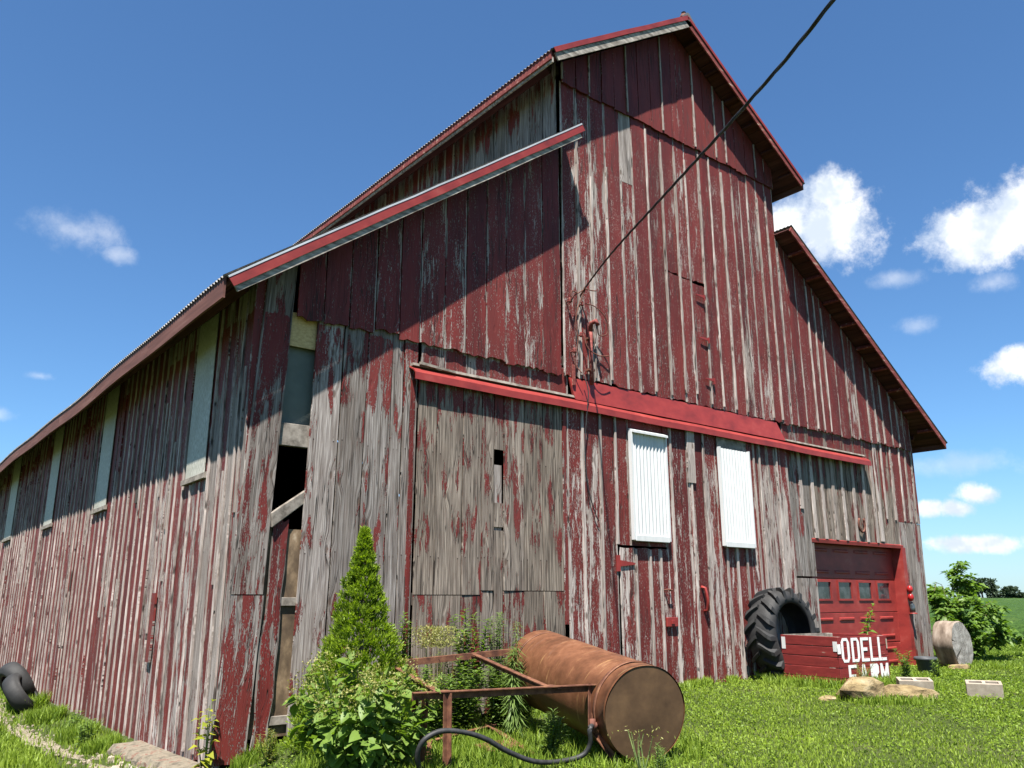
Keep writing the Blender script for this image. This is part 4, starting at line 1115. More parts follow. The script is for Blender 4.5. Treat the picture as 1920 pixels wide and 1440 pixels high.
MB().tube([(2.46, -3.20, .33), (2.30, -3.28, .33)], .035, 10).tube([(2.30, -3.28, .40), (2.30, -3.28, .27)], .03, 10).build('valve', IRON, tank, True)
HP = [(2.30,-3.28,.34),(2.22,-3.32,.31),(2.24,-3.30,.17),(2.18,-3.24,.06),(1.95,-3.16,.02),(1.65,-3.12,.05),(1.37,-3.07,.16),(1.11,-3.03,.30),(.89,-2.98,.37),(.68,-2.93,.39),(.53,-2.89,.33),(.49,-2.84,.22),(.53,-2.80,.09),(.66,-2.75,-.02)]
wire(HP, .026).build('hose', CABLE, tank, True)

# ------------------------------------------------------------------ tractor tyre leaning on the wall
def tyre(name, label, cat, R0, W, hub, M, lugs=20, lug_h=.06, group=None):
    root = thing(name, label, cat, M.to_translation() - Vector((0, 0, R0)), group)
    prof = [(hub, -W*.42), (hub+.03, -W*.47), (hub+(R0-hub)*.45, -W*.5), (R0-.10, -W*.46), (R0-.04, -W*.40), (R0-.015, -W*.2), (R0-.005, 0), (R0-.015, W*.2), (R0-.04, W*.40), (R0-.10, W*.46), (hub+(R0-hub)*.45, W*.5), (hub+.03, W*.47), (hub, W*.42),
            (hub+.02, W*.38), (hub+(R0-hub)*.6, W*.42), (R0-.09, W*.3), (R0-.07, 0), (R0-.09, -W*.3), (hub+(R0-hub)*.6, -W*.42), (hub+.02, -W*.38)]
    put_local(MB().lathe(prof, 72, close=True), 'casing', RUBBER, root, M)
    if lugs:
        for s in (-1, 1):
            # one bar lug as a curved block, shared by all
            mb = MB(); ns = 7
            for i in range(ns):
                f = i/(ns-1); zz = s*W*(.02+.47*f); a0 = .02+.23*f**1.15
                rb = R0-.012-.03*f**3-.06*(f > .97); hw = .034+.012*f
                rt = R0+lug_h-.03*f**4-.02*(f > .97)
                for aa, rr1 in ((a0-hw*1.25/R0, rb-.02), (a0+hw*1.25/R0, rb-.02), (a0+hw*.8/R0, rt), (a0-hw*.8/R0, rt)): mb.v.append((rr1*math.cos(aa), rr1*math.sin(aa), zz))
            # shoulder end runs down the sidewall
            f = 1.0; a0 = .27
            for aa, rr1 in ((a0-.05/R0, R0-.16), (a0+.05/R0, R0-.16), (a0+.035/R0, R0-.13), (a0-.035/R0, R0-.13)): mb.v.append((rr1*math.cos(aa), rr1*math.sin(aa), s*W*.505))
            for i in range(ns):
                for j in range(4): mb.f.append((i*4+j, i*4+(j+1) % 4, i*4+4+(j+1) % 4, i*4+4+j))
            mb.f.append((0, 1, 2, 3)); mb.f.append(tuple(ns*4+j for j in (3, 2, 1, 0)))
            me = mb.mesh('lug')
            for k in range(lugs):
                o = link('lug', me, RUBBER, root)
                Mk = M @ Matrix.Rotation(2*math.pi*(k+(.5 if s > 0 else 0))/lugs, 4, 'Z')
                o.location = Mk.to_translation(); o.rotation_euler = Mk.to_euler()
                if len(me.polygons) and k == 0: 
                    b_ = o.modifiers
    return root
TMt = Matrix.Translation((9.93, -.47, .93)) @ Matrix.Rotation(math.radians(90-4), 4, 'X')
tyre('tractor_tyre', 'big black tractor tyre with bar lugs leaning upright on the red door', 'tyre', .80, .56, .55, TMt, 18, .05)
MT = Matrix.Translation((-.82, 9.0, -.18)) @ Matrix.Rotation(math.radians(50), 4, 'Y') @ Matrix.Rotation(.35, 4, 'X')
tyre('car_tyre', 'smooth black tyre dumped against the long wall, nearest the camera', 'tyre', .44, .30, .25, MT, 0, group='old tyres by the long wall')
MT = Matrix.Translation((-.85, 9.5, -.04)) @ Matrix.Rotation(math.radians(60), 4, 'Y') @ Matrix.Rotation(-.2, 4, 'X')
tyre('car_tyre', 'smooth black tyre behind the first one along the long wall', 'tyre', .46, .32, .26, MT, 0, group='old tyres by the long wall')

# ------------------------------------------------------------------ red crate with lettering
CRM = Matrix.Translation((9.30, -1.93, .12)) @ Matrix.Rotation(math.radians(-7), 4, 'Z')
crate = thing('wooden_crate', 'dark red plank crate with white painted letters in front of the garage door', 'crate', (9.9, -1.4, .12))
CW, CD, CH, NPL = 1.32, 1.20, .84, 5
def crate_paint():
    m, t = new_mat('faded_crate_red')
    c = t.node('ShaderNodeTexCoord').outputs['Object']
    oi = t.mul(t.node('ShaderNodeObjectInfo').outputs['Random'], 9.0)
    p = t.vm('ADD', t.vm('MULTIPLY', c, (2.5, 2.5, 16)), t.vec(oi, oi, oi))
    n = t.noise(p, 1.0, 7.0, .7)
    col = t.ramp(n, [(.3, (.10, .012, .012)), (.55, (.165, .018, .017)), (.645, (.19, .026, .024)), (.69, (.33, .27, .22))])
    finish(t, col, .65, t.bump(n, .3, .004), 0, .3)
    return m
CRATE_RED = crate_paint()
LETTER = simple('white_sign_paint', [(.3, (.56, .56, .55)), (.58, (.62, .62, .6)), (.66, (.5, .42, .4)), (.70, (.2, .04, .04))], (14, 14, 30), 7, .6, .05)
ph = CH/NPL
def plank(lo, hi, nm='plank', mat=CRATE_RED, parent=crate, bev=.006):
    o = MB().box(lo, hi).build(nm, mat, parent, False, bev); o.location = CRM.to_translation(); o.rotation_euler = CRM.to_euler(); return o
for i in range(NPL):
    z0, z1 = i*ph+.006, (i+1)*ph-.006; j = R(-.004, .004)
    plank((0, .026, z0), (.025, CD-.026, z1)); plank((CW-.025, .026, z0), (CW, CD-.026, z1))
    plank((-.002, j, z0), (CW+.002, .025+j, z1)); plank((0, CD-.025, z0), (CW, CD, z1))
for x in (.03, CW-.11):
    for y in (.03, CD-.11): plank((x, y, .0), (x+.08, y+.08, CH-.005), 'corner_post', BEAM)
plank((.03, .03, .02), (CW-.03, CD-.03, .05), 'crate_floor', BEAM)
plank((.026, .026, .40), (.03, CD-.03, CH), 'inner_lining', BEAM); plank((.03, CD-.03, .40), (CW-.03, CD-.026, CH), 'inner_lining', BEAM)
# letters: strokes of white paint standing 2 mm proud of the planks
def stroke(pts, parent=crate, w_=.052):
    return pts
def letter(ch, x, z, wd, ht):
    s = .056; c = .045; q = []
    X0, X1, Z0, Z1 = x, x+wd, z, z+ht
    V_ = lambda xa, za, xb, zb: q.append((xa, za, xb, zb))
    if ch == 'O':
        out = [(X0+c, Z0), (X1-c, Z0), (X1, Z0+c*1.6), (X1, Z1-c*1.6), (X1-c, Z1), (X0+c, Z1), (X0, Z1-c*1.6), (X0, Z0+c*1.6)]
        inn = [(X0+s+.008, Z0+s*.8), (X1-s-.008, Z0+s*.8), (X1-s, Z0+c*1.9), (X1-s, Z1-c*1.9), (X1-s-.008, Z1-s*.8), (X0+s+.008, Z1-s*.8), (X0+s, Z1-c*1.9), (X0+s, Z0+c*1.9)]
    elif ch == 'D':
        out = [(X0, Z0), (X1-c, Z0), (X1, Z0+c*1.6), (X1, Z1-c*1.6), (X1-c, Z1), (X0, Z1)]
        inn = [(X0+s, Z0+s*.8), (X1-s-.008, Z0+s*.8), (X1-s, Z0+c*1.9), (X1-s, Z1-c*1.9), (X1-s-.008, Z1-s*.8), (X0+s, Z1-s*.8)]
    else: out = None
    mb = MB(); yf, yb = -.007, -.0035
    if out:
        n_ = len(out)
        for yy_ in (yf, yb):
            mb.v += [(a, yy_, b) for a, b in out]+[(a, yy_, b) for a, b in inn]
        for i in range(n_):
            j = (i+1) % n_
            mb.f += [(i, j, n_+j, n_+i), (i, i+2*n_, j+2*n_, j), (n_+i, n_+j, 3*n_+j, 3*n_+i)]
    else:
        poly = {'L': [(0,0),(1,0),(1,'s'),('s','s'),('s',1),(0,1)],
                'E': [(0,0),(1,0),(1,'s'),('s','s'),('s',.44),(.8,.44),(.8,.58),('s',.58),('s','S'),(1,'S'),(1,1),(0,1)],
                'F': [(0,0),('s',0),('s',.44),(.8,.44),(.8,.58),('s',.58),('s','S'),(1,'S'),(1,1),(0,1)],
                'A': [(0,0),('s',0),(.30,.28),(.70,.28),('t',0),(1,0),(.64,1),(.36,1)],
                'R': [(0,0),('s',0),('s',.42),(.45,.42),('t',0),(1,0),(.78,.48),(1,.6),(1,.9),(.85,1),(0,1)],
                'M': [(0,0),('s',0),('s',.6),(.5,.25),('t',.6),('t',0),(1,0),(1,1),('t',1),(.5,.55),('s',1),(0,1)]}[ch]
        def rs(v, L): return s if v == 's' else (L-s if v in ('t', 'S') else v*L)
        pp = [(X0+rs(a, wd), Z0+(s*.85 if b == 's' else (ht-s*.85 if b == 'S' else b*ht))) for a, b in poly]
        n_ = len(pp)
        mb.v = [(a, yf, b) for a, b in pp]+[(a, yb, b) for a, b in pp]
        mb.f = [tuple(range(n_))]+[(i, i+n_, (i+1) % n_+n_, (i+1) % n_) for i in range(n_)]
    o = mb.build('letter', LETTER, crate); o.location = CRM.to_translation(); o.rotation_euler = CRM.to_euler()
    return o
for ch, x in zip('ODELL', (.07, .335, .585, .825, 1.05)): letter(ch, x, .425, .21, .39)
for ch, x in zip('FARM', (.21, .50, .79, 1.06)): letter(ch, x, .02, .22, .36)
plank((-.006, .015, .60), (-.0005, .10, .76), 'paper_label', WHITE, bev=0); plank((-.03, -.008, .565), (.05, -.004, .72), 'paper_label', LETTER, bev=0)
plank((-.006, CD-.10, .60), (-.0005, CD-.02, .80), 'paper_label', WHITE, bev=0); plank((CW-.045, -.0095, .62), (CW-.012, -.0075, .78), 'paper_label', CONCRETE, bev=0)

# ------------------------------------------------------------------ stones, blocks, pot, log
def rock(name, label, loc, dims, seed, rz, group):
    rn = random.Random(seed)
    k, m = 16, 9; mb = MB()
    planes = [(Vector((rn.gauss(0,1), rn.gauss(0,1), rn.gauss(0,.7))).normalized(), rn.uniform(.62, .95)) for _ in range(11)]+[(Vector((0,0,1)), .72), (Vector((.15,-.1,1)).normalized(), .78)]
    for i in range(m+1):
        th = math.pi*i/m
        for j in range(k):
            an = 2*math.pi*j/k; d_ = Vector((math.sin(th)*math.cos(an), math.sin(th)*math.sin(an), math.cos(th)))
            r_ = 1.0
            for nn, dd_ in planes:
                c = d_.dot(nn)
                if c > 1e-3: r_ = min(r_, dd_/c)
            r_ *= 1+rn.uniform(-.03, .03)
            mb.v.append((d_.x*r_*dims[0], d_.y*r_*dims[1], d_.z*r_*dims[2]))
    for i in range(m):
        for j in range(k): mb.f.append((i*k+j, (i+1)*k+j, (i+1)*k+(j+1) % k, i*k+(j+1) % k))
    o = mb.build(name, LIMESTONE, None, False)
    o.location = loc; o.rotation_euler = (0, 0, rz)
    return tag(o, label, 'rock', group)
rock('limestone_rock', 'largest yellow limestone rock lying before the red crate', (8.05, -2.95, .25), (.40, .34, .28), 4, -.5, 'limestone rocks in the grass')
rock('limestone_rock', 'low yellow limestone rock between the largest rock and the concrete block', (8.55, -3.42, .2), (.46, .26, .22), 8, -.75, 'limestone rocks in the grass')
rock('limestone_rock', 'flat grey stone slab half hidden in grass left of the largest rock', (7.95, -2.55, .12), (.30, .2, .07), 15, .2, 'limestone rocks in the grass')
rock('limestone_rock', 'small flat stone behind the low yellow rock', (9.1, -2.75, .18), (.28, .22, .09), 21, .4, 'limestone rocks in the grass')
def block(label, loc, rz, rx=0):
    xs_, ys_ = [0, .045, .215, .265, .435, .48], [0, .045, .195, .24]
    sol = [[1, 1, 1], [1, 0, 1], [1, 1, 1], [1, 0, 1], [1, 1, 1]]
    o = grid_solid(xs_, ys_, sol, 0, .22).build('concrete_block', CONCRETE, None, False, .006)
    o.location = loc; o.rotation_euler = (rx, 0, rz)
    return tag(o, label, 'block', 'concrete blocks in the lawn')
block('beige hollow concrete block beside the low yellow rock', (8.93, -3.10, .16), math.radians(-52), .14)
block('beige hollow concrete block alone in the grass at far right', (9.62, -3.78, .13), math.radians(-64), .14)
pot = thing('plant_pot', 'dark grey plastic tub with rolled rim by the garage door corner', 'plant pot', (12.95, -1.6, .1))
PMx = Matrix.Translation((12.95, -1.6, .15)) @ Matrix.Diagonal((.6, .6, .72, 1))
put_local(MB().lathe([(0, .02), (.21, 0), (.24, .03), (.30, .36), (.345, .38), (.35, .44), (.325, .45), (.29, .42), (.27, .30), (0, .30)], 40), 'tub', PLASTIC, pot, PMx)
put_local(MB().lathe([(.318, .365), (.352, .37), (.358, .40), (.352, .435), (.318, .437)], 40), 'rim', PLASTIC, pot, PMx)
log = thing('log_round', 'thick weathered grey log slice standing on edge by the barn corner', 'log', (16.0, -.75, .06))
LM = Matrix.Translation((16.15, -.72, .56)) @ Matrix.Rotation(math.radians(-98), 4, 'Z') @ Matrix.Rotation(math.radians(90), 4, 'Y') @ Matrix.Rotation(math.radians(-8), 4, 'X')
lg = MB(); kk = 44
def lr(a): return .53*(1+.05*math.sin(2*a+.5)+.035*math.sin(3*a+1.9)+.02*math.sin(7*a))*(1-.10*max(0, math.cos(a-2.2))**3)
for zc, f in ((-.22, .97), (-.20, 1.0), (-.08, 1.015), (.06, .99), (.18, 1.0), (.21, .965)):
    for j in range(kk):
        a = 2*math.pi*j/kk; r_ = lr(a)*f*(1+R(-.012, .012)); lg.v.append((r_*math.cos(a), r_*math.sin(a), zc+R(-.006, .006)))
for i in range(5):
    for j in range(kk): lg.f.append((i*kk+j, i*kk+(j+1) % kk, (i+1)*kk+(j+1) % kk, (i+1)*kk+j))
put_local(lg, 'trunk_side', BARK, log, LM)
def end_grain():
    m, t = new_mat('grey_end_grain')
    c = t.node('ShaderNodeTexCoord').outputs['Object']; x, y, _ = t.xyz(c)
    r_ = t.m('SQRT', t.add(t.mul(x, x), t.mul(y, y))); n = t.noise(c, 7.0, 6.0, .65)
    rings = t.m('SINE', t.add(t.mul(r_, 130.0), t.mul(n, 9.0)))
    an = t.m('ARCTAN2', y, x); crk = t.step(t.noise(t.vec(t.mul(an, 2.6), t.mul(r_, .6), 0.0), 1.0, 3.0), .60, .66)
    col = t.ramp(n, [(.3, (.13, .115, .10)), (.5, (.25, .235, .215)), (.7, (.42, .40, .37))])
    col = t.mix(t.step(rings, .2, 1, 0, .3), col, (.1, .085, .07)); col = t.mix(t.mul(crk, .8), col, (.03, .025, .02))
    finish(t, col, .9, t.bump(t.sub(n, crk), .7, .02), 0, .2); return m
EG = end_grain()
for zc, s in ((.212, 1), (-.222, -1)):
    eg = MB(); eg.v = [(0, 0, zc)]+[(lr(2*math.pi*j/kk)*.965*math.cos(2*math.pi*j/kk), lr(2*math.pi*j/kk)*.965*math.sin(2*math.pi*j/kk), zc) for j in range(kk)]
    eg.f = [(0, 1+j, 1+(j+1) % kk) if s > 0 else (0, 1+(j+1) % kk, 1+j) for j in range(kk)]
    put_local(eg, 'end_grain', EG, log, LM, False)
rock('support_stone', 'flat tan stone wedged under the log slice', (15.75, -1.0, .1), (.35, .22, .09), 33, -.3, None)['category'] = 'rock'

# ------------------------------------------------------------------ hanging ornament, ledge, cable
orn = thing('hanging_ornament', 'string of red balls and a small jar hung beside the garage door', 'ornament', (15.72, -.09, 1.2))
MB().tube([(15.68,-.07,1.92),(15.69,-.09,1.72),(15.72,-.09,1.3)], .006, 5).build('string', CABLE, orn)
RED_GLOSS = simple('red_gloss', [(.3, (.25, .012, .012)), (.7, (.3, .018, .018))], (3, 3, 3), 2, .25, 0)
for z in (1.78, 1.60):
    put_local(MB().lathe([(0, -.09), (.04, -.075), (.062, -.03), (.066, .01), (.05, .06), (.02, .085), (0, .09)], 16), 'red_ball', RED_GLOSS, orn, Matrix.Translation((15.69, -.10, z)))
put_local(MB().lathe([(0, -.11), (.055, -.11), (.06, -.02), (.05, .06), (.025, .08), (.025, .11), (0, .11)], 16), 'jar', GLASS, orn, Matrix.Translation((15.71, -.10, 1.38)))
put_local(MB().lathe([(0, -.02), (.09, -.02), (.09, .0), (.02, .02), (0, .02)], 16), 'cap', RED_METAL, orn, Matrix.Translation((15.72, -.10, 1.245)))
ledge = thing('foundation_ledge', 'crumbling concrete ledge with red paint flakes at the barn corner', 'ledge', (-.65, 1.5, -.4))
lb = MB(); nn = 34
ring = 6
for i in range(nn+1):
    y = .15+2.85*i/nn; dz = -.05*(i/nn); e = .035*math.sin(i*.9)+.03*math.sin(i*2.3+1)+R(-.012, .012)
    for x, z in ((-.70+e, -.66), (-.30, -.66), (-.30, -.315), (-.47, -.325+R(-.008, .008)), (-.61+e*.7, -.34+R(-.012, .012)), (-.665+e, -.40+R(-.02, .02))): lb.v.append((x, y, z+dz+.055))
for i in range(nn):
    for j in range(ring): lb.f.append((i*ring+j, i*ring+(j+1) % ring, (i+1)*ring+(j+1) % ring, (i+1)*ring+j))
lb.f += [tuple(reversed(range(ring))), tuple(nn*ring+j for j in range(ring))]
lb.build('concrete', PINK_CONCRETE, ledge)
for i in range(14):
    y = .4+i*.19+R(-.05, .05); x = -.80+R(-.1, .06); s_ = R(.03, .075); z = G(x, y)+s_*.3
    M = Matrix.Translation((x, y, z)) @ Matrix.Rotation(R(0, 6), 4, 'Z') @ Matrix.Rotation(R(-.5, .5), 4, 'X')
    MB().hexa([(-s_,-s_*.8,-s_*.5),(s_,-s_*.6,-s_*.5),(s_*.8,s_*.7,-s_*.5),(-s_*.7,s_*.8,-s_*.5),(-s_*.6,-s_*.5,s_*.4),(s_*.5,-s_*.4,s_*.5),(s_*.4,s_*.5,s_*.35),(-s_*.5,s_*.4,s_*.5)], M).build('rubble_piece', CONCRETE, ledge)
op = MB().hexa([(-.90,.30,-.50),(-.72,.30,-.38),(-.72,1.9,-.43),(-.90,1.9,-.55),(-.92,.30,-.47),(-.74,.30,-.35),(-.74,1.9,-.40),(-.92,1.9,-.52)]).build('loose_plank', BEAM, None, False, .004)
tag(op, 'grey plank lying tilted against the concrete ledge', 'plank')
# service cable: two twisted strands, from the wall to a pole beyond the picture
KP = [(5.32,-.18,6.72),(3.93,-2.15,6.30),(2.55,-4.25,5.86),(1.63,-5.65,5.56),(1.07,-6.51,5.39),(.32,-7.64,5.20),(-1.6,-10.6,4.95),(-4.0,-14.2,5.05),(-7.0,-18.8,5.7),(-10,-23.4,6.7)]
Kp = [Vector(p) for p in KP]; path = []
for i in range(len(Kp)-1):
    a, b, c, e = Kp[max(i-1,0)], Kp[i], Kp[i+1], Kp[min(i+2,len(Kp)-1)]
    for k in range(24):
        t = k/24; path.append(.5*((2*b)+(c-a)*t+(2*a-5*b+4*c-e)*t*t+(3*b-a-3*c+e)*t**3))
path.append(Kp[-1])
cable = thing('service_cable', 'black twisted power cable running from the barn wall up across the sky', 'cable', (5.32, -.18, 6.7))
for s in range(3):
    pts = []; dist = 0
    for i, p in enumerate(path):
        if i: dist += (p-path[i-1]).length
        d_ = (path[min(i+1, len(path)-1)]-path[max(i-1, 0)]).normalized(); a_ = d_.cross(Z).normalized(); b_ = a_.cross(d_)
        ph_ = dist*5.2+s*2.094; pts.append(p+(a_*math.cos(ph_)+b_*math.sin(ph_))*.0078)
    MB().tube(pts, .0078, 6).build('strand', CABLE, cable, True)
MB().tube([(5.32,-.06,6.62),(5.32,-.18,6.70),(5.22,-.3,6.69)], .018, 6).build('dead_end_clamp', IRON, cable)
# ------------------------------------------------------------------ plants
def foliage(parent, P, D, N, L, W, mat, tint=None, name='foliage', **k):
    n = len(P); tint = np.clip(RNG.normal(.5, .2, n), 0, 1) if tint is None else tint
    o = link(name, cloud_mesh(name, P, D, N, L, W, tint, **k), mat, parent); o['kind'] = 'stuff'; return o
# --- arborvitae
AX, AY, AH = .84, -1.02, 2.42
arb = thing('arborvitae', 'bright green cone shaped arborvitae in front of the grey planks', 'arborvitae', (AX, AY, -.03))
MB().tube([(AX, AY, -.05), (AX, AY, 1.0), (AX+.01, AY, 2.0)], [.05, .035, .012], 8).build('trunk', TRUNK, arb)
nc = 2100; per = 26
hh = RNG.uniform(0.0, 1, nc)**1.5*AH*.98; an = RNG.uniform(0, 2*np.pi, nc)
def arad(h, a):
    f = np.clip(1-h/AH, 0, 1); return (.70*f**1.2*(1+.12*np.sin(3*a+h*3)+.10*np.sin(5*a-h*4)) + .012)*np.where(h < .25, .85+.6*h, 1)
cr_ = arad(hh, an)*np.sqrt(RNG.uniform(.35, 1.1, nc))
C_ = np.stack([AX+cr_*np.cos(an), AY+cr_*np.sin(an), hh-.02], -1)
od = np.stack([np.cos(an), np.sin(an), RNG.uniform(1.0, 3.2, nc)], -1); od /= np.linalg.norm(od, axis=1, keepdims=True)
sp = np.cross(od, unit(nc)); sp /= np.linalg.norm(sp, axis=1, keepdims=True)
fan = RNG.uniform(-.7, .7, (nc, per)); ln = RNG.uniform(.01, .12, (nc, per))
sz = (.18+.95*np.clip(1-hh/AH, 0, 1))[:, None]
D = (od[:, None]*np.cos(fan)[..., None] + sp[:, None]*np.sin(fan)[..., None]).reshape(-1, 3)
P = (C_[:, None] + (od[:, None]*np.cos(fan)[..., None] + sp[:, None]*np.sin(fan)[..., None])*(ln*sz)[..., None] + RNG.normal(size=(nc, per, 3))*.008).reshape(-1, 3)
N = np.repeat(np.cross(od, sp), per, 0) + RNG.normal(size=(nc*per, 3))*.5
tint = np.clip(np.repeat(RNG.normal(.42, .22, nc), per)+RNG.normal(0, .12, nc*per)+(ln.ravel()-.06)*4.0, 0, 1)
foliage(arb, P, D+RNG.normal(size=D.shape)*.25, N, RNG.uniform(.03, .055, nc*per), RNG.uniform(.011, .019, nc*per), LEAF_ARBOR, tint, 'crown')
# --- leafy bush, biggest leaves one by one
BX, BY = .30, -2.15
bush = thing('leafy_bush', 'leafy green bush with yellowish seed heads beside the rusty stand', 'bush', (BX, BY, -.05))
stems = MB(); ends = []
for i in range(46):
    a = R(0, 2*math.pi); r_ = math.sqrt(R(0, 1))*.68; h = R(.35, 1.0)*(1.12-.35*(r_/.68)**2)
    e = Vector((BX+math.cos(a)*r_, BY+math.sin(a)*r_, h)); b = Vector((BX+math.cos(a)*r_*.3, BY+math.sin(a)*r_*.3, -.05))
    m_ = b.lerp(e, .5)+Vector((0, 0, .08)); MB_ = stems.tube([b, m_, e], [.011, .008, .004], 5); ends.append((b, m_, e))
so = stems.build('stems', GREEN_STEM, bush); so['kind'] = 'stuff'
def heart_leaf():
    out = [(0, 0), (.30, -.08), (.47, .12), (.46, .38), (.30, .68), (.12, .92), (0, 1.05)]
    mb = MB()
    mid = [(0, 0, .0), (0, .35, -.05), (0, .7, -.03), (0, 1.05, -.10)]
    mb.v = [(0, 0, 0), (.27, -.08, .06), (.45, .14, .12), (.43, .42, .10), (.26, .74, .03), (0, 1.05, -.12), (-.26, .74, .03), (-.43, .42, .10), (-.45, .14, .12), (-.27, -.08, .06), (0, .32, -.02), (0, .7, -.04)]
    mb.f = [(0, 1, 2, 10), (10, 2, 3), (10, 3, 4, 11), (11, 4, 5), (0, 10, 8, 9), (10, 7, 8), (10, 11, 6, 7), (11, 5, 6)]
    me = mb.mesh('leaf'); a = me.attributes.new('tint', 'FLOAT', 'POINT'); a.data.foreach_set('value', [.5]*12); me.materials.append(LEAF_BUSH)
    me.polygons.foreach_set('use_smooth', [True]*len(me.polygons)); return me
HL = heart_leaf()
cdir = Vector((CAM.x-BX, CAM.y-BY, 0)).normalized()
n1 = 0
while n1 < 210:
    b, m_, e = random.choice(ends); f = R(.25, .97); p = (b.lerp(m_, f*2) if f < .5 else m_.lerp(e, f*2-1))
    out = Vector((p.x-BX, p.y-BY, .12)); out = out.normalized()
    if out.dot(cdir) < -.15 and R(0, 1) < .8: continue
    n1 += 1
    o = link('leaf', HL, None, bush); s = R(.10, .19)
    dirv = (out*R(.4, 1)+Vector((R(-.6, .6), R(-.6, .6), R(-.9, .15)))).normalized(); up = (Vector((0, 0, 1))+out*.5+Vector((R(-.4, .4), R(-.4, .4), 0))).normalized()
    sx = dirv.cross(up).normalized(); up = sx.cross(dirv)
    M = Matrix((sx, dirv, up)).transposed().to_4x4(); M.translation = p + out*R(.0, .10)
    o.location = M.to_translation(); o.rotation_euler = M.to_euler(); o.scale = (s*.95, s, s)
n = 1500
idx = RNG.integers(0, len(ends), n); ff = RNG.uniform(.1, 1, n)[:, None]
bb = np.array([tuple(ends[i][0]) for i in idx]); ee = np.array([tuple(ends[i][2]) for i in idx])
P = bb*(1-ff)+ee*ff+np.array([0, 0, .05])+RNG.normal(size=(n, 3))*.05
od = P-np.array([BX, BY, .2]); od /= np.linalg.norm(od, axis=1, keepdims=True)
foliage(bush, P, od+RNG.normal(size=(n, 3))*.7+np.array([0, 0, -.3]), np.array([0, 0, 1.])+od*.5+RNG.normal(size=(n, 3))*.4, RNG.uniform(.06, .12, n), RNG.uniform(.045, .09, n), LEAF_BUSH)
n = 3000
top = [e for e in ends if e[2].z > .55]; idx = RNG.integers(0, len(top), n)
ee = np.array([tuple(top[i][2]) for i in idx])
P = ee+np.stack([RNG.normal(size=n)*.055, RNG.normal(size=n)*.055, RNG.uniform(-.10, .13, n)], -1)
foliage(bush, P, unit(n)+np.array([0, 0, .5]), unit(n), RNG.uniform(.014, .035, n), RNG.uniform(.010, .022, n), LEAF_BUD, None, 'seed_heads')

# --- upright weeds
def weed(label, loc, h, nl, L, W, mat, spread=.12, stems_=3, droop=0.0, name='weed', cat='weed', group='weeds along the barn wall', up=.5, head=0, toward=None):
    x, y = loc; z = G(x, y); root = thing(name, label, cat, (x, y, z), group)
    sm = MB(); PP, DD, NN, LLn = [], [], [], []
    for s in range(stems_):
        a = R(0, 6.28) if toward is None else toward+R(-.3, .3); d0 = spread*(R(.2, 1) if toward is None else R(.75, 1)); hs_ = h*R(.72, 1.0) if s else h
        b = Vector((x+R(-.03, .03), y+R(-.03, .03), z-.02)); e = b+Vector((math.cos(a)*d0, math.sin(a)*d0, hs_)); m_ = b.lerp(e, .55)+Vector((R(-.03, .03), R(-.03, .03), 0))
        sm.tube([b, m_, e], [.009, .007, .003], 5)
        for i in range(nl):
            f = (i+R(0, 1))/nl*.88+.12; p = b.lerp(m_, f*2) if f < .5 else m_.lerp(e, f*2-1)
            aa = i*2.4+R(-.4, .4); k = 1-.55*f
            PP.append(p); DD.append((math.cos(aa), math.sin(aa), up*R(.3, 1.2)-droop*(1-f)*R(.5, 1.5))); NN.append((R(-.3, .3)-math.cos(aa)*up, R(-.3, .3)-math.sin(aa)*up, 1)); LLn.append(L*R(.6, 1.1)*k)
    so = sm.build('stems', GREEN_STEM, root); so['kind'] = 'stuff'
    LLn = np.array(LLn); foliage(root, np.array([tuple(p) for p in PP]), np.array(DD), np.array(NN), LLn, LLn*(W/L), mat, None, curl=.15+.3*droop)
    if head:
        n = head; PH = np.array([x, y, z+h])+np.stack([RNG.normal(size=n)*spread*.7, RNG.normal(size=n)*spread*.7, RNG.uniform(-.28, .06, n)*h*.6], -1)
        foliage(root, PH, unit(n)+np.array([0, 0, .8]), unit(n), .035, .012, LEAF_BUD, None, 'seed_heads')
    return root
weed('leafy weed with a pale top just right of the arborvitae', (1.50, -.72), 1.46, 80, .2, .085, LEAF_WEED, .2, 7)
weed('feathery yellow green weed behind the rear stand rail', (2.05, -.75), 1.22, 80, .14, .02, LEAF_BUD, .2, 9, head=1500)
weed('tall broad leaved weed against the sliding door', (2.66, -.62), 1.5, 90, .22, .1, LEAF_WEED, .26, 8)
weed('narrow leaved weed between the sliding door and the tank', (3.0, -.75), 1.45, 140, .24, .04, LEAF_WEED, .15, 6, .3)
weed('tall narrow leaved weed hanging over the tank, in front of its rear strap', (2.66, -1.55), 1.34, 220, .24, .032, LEAF_WEED, .08, 3, .9)
weed('tangled weed under the rear stand rail', (2.2, -1.15), .95, 90, .18, .07, LEAF_WEED, .34, 12)
weed('dense weed clump beneath the stand, left half', (1.7, -1.3), .85, 80, .18, .07, LEAF_WEED, .34, 12)
weed('dense weed clump beside the rear end of the tank', (2.75, -1.15), .9, 100, .2, .055, LEAF_WEED, .3, 11)
weed('thick weed growth along the foot of the sliding door', (3.5, -.7), .8, 90, .18, .05, LEAF_WEED, .35, 10)
weed('low star leaved weed in front of the tank belly', (2.18, -2.75), .48, 70, .19, .03, LEAF_WEED, .2, 7, .1, up=.9)
weed('low star leaved weed near the end of the tank', (2.55, -3.95), .30, 36, .13, .02, LEAF_WEED, .14, 4, .1, up=.9)
weed('wiry dry weed in front of the tank end', (2.30, -3.95), .42, 8, .06, .012, LEAF_BUD, .22, 6, .1, head=40)
weed('pale weed tuft at the foot of the corner board', (.05, -.55), .38, 50, .12, .02, LEAF_BUD, .14, 6)
weed('leafy sapling weed between the bush and the wall', (.35, -.75), .6, 40, .13, .06, LEAF_WEED, .2, 5)
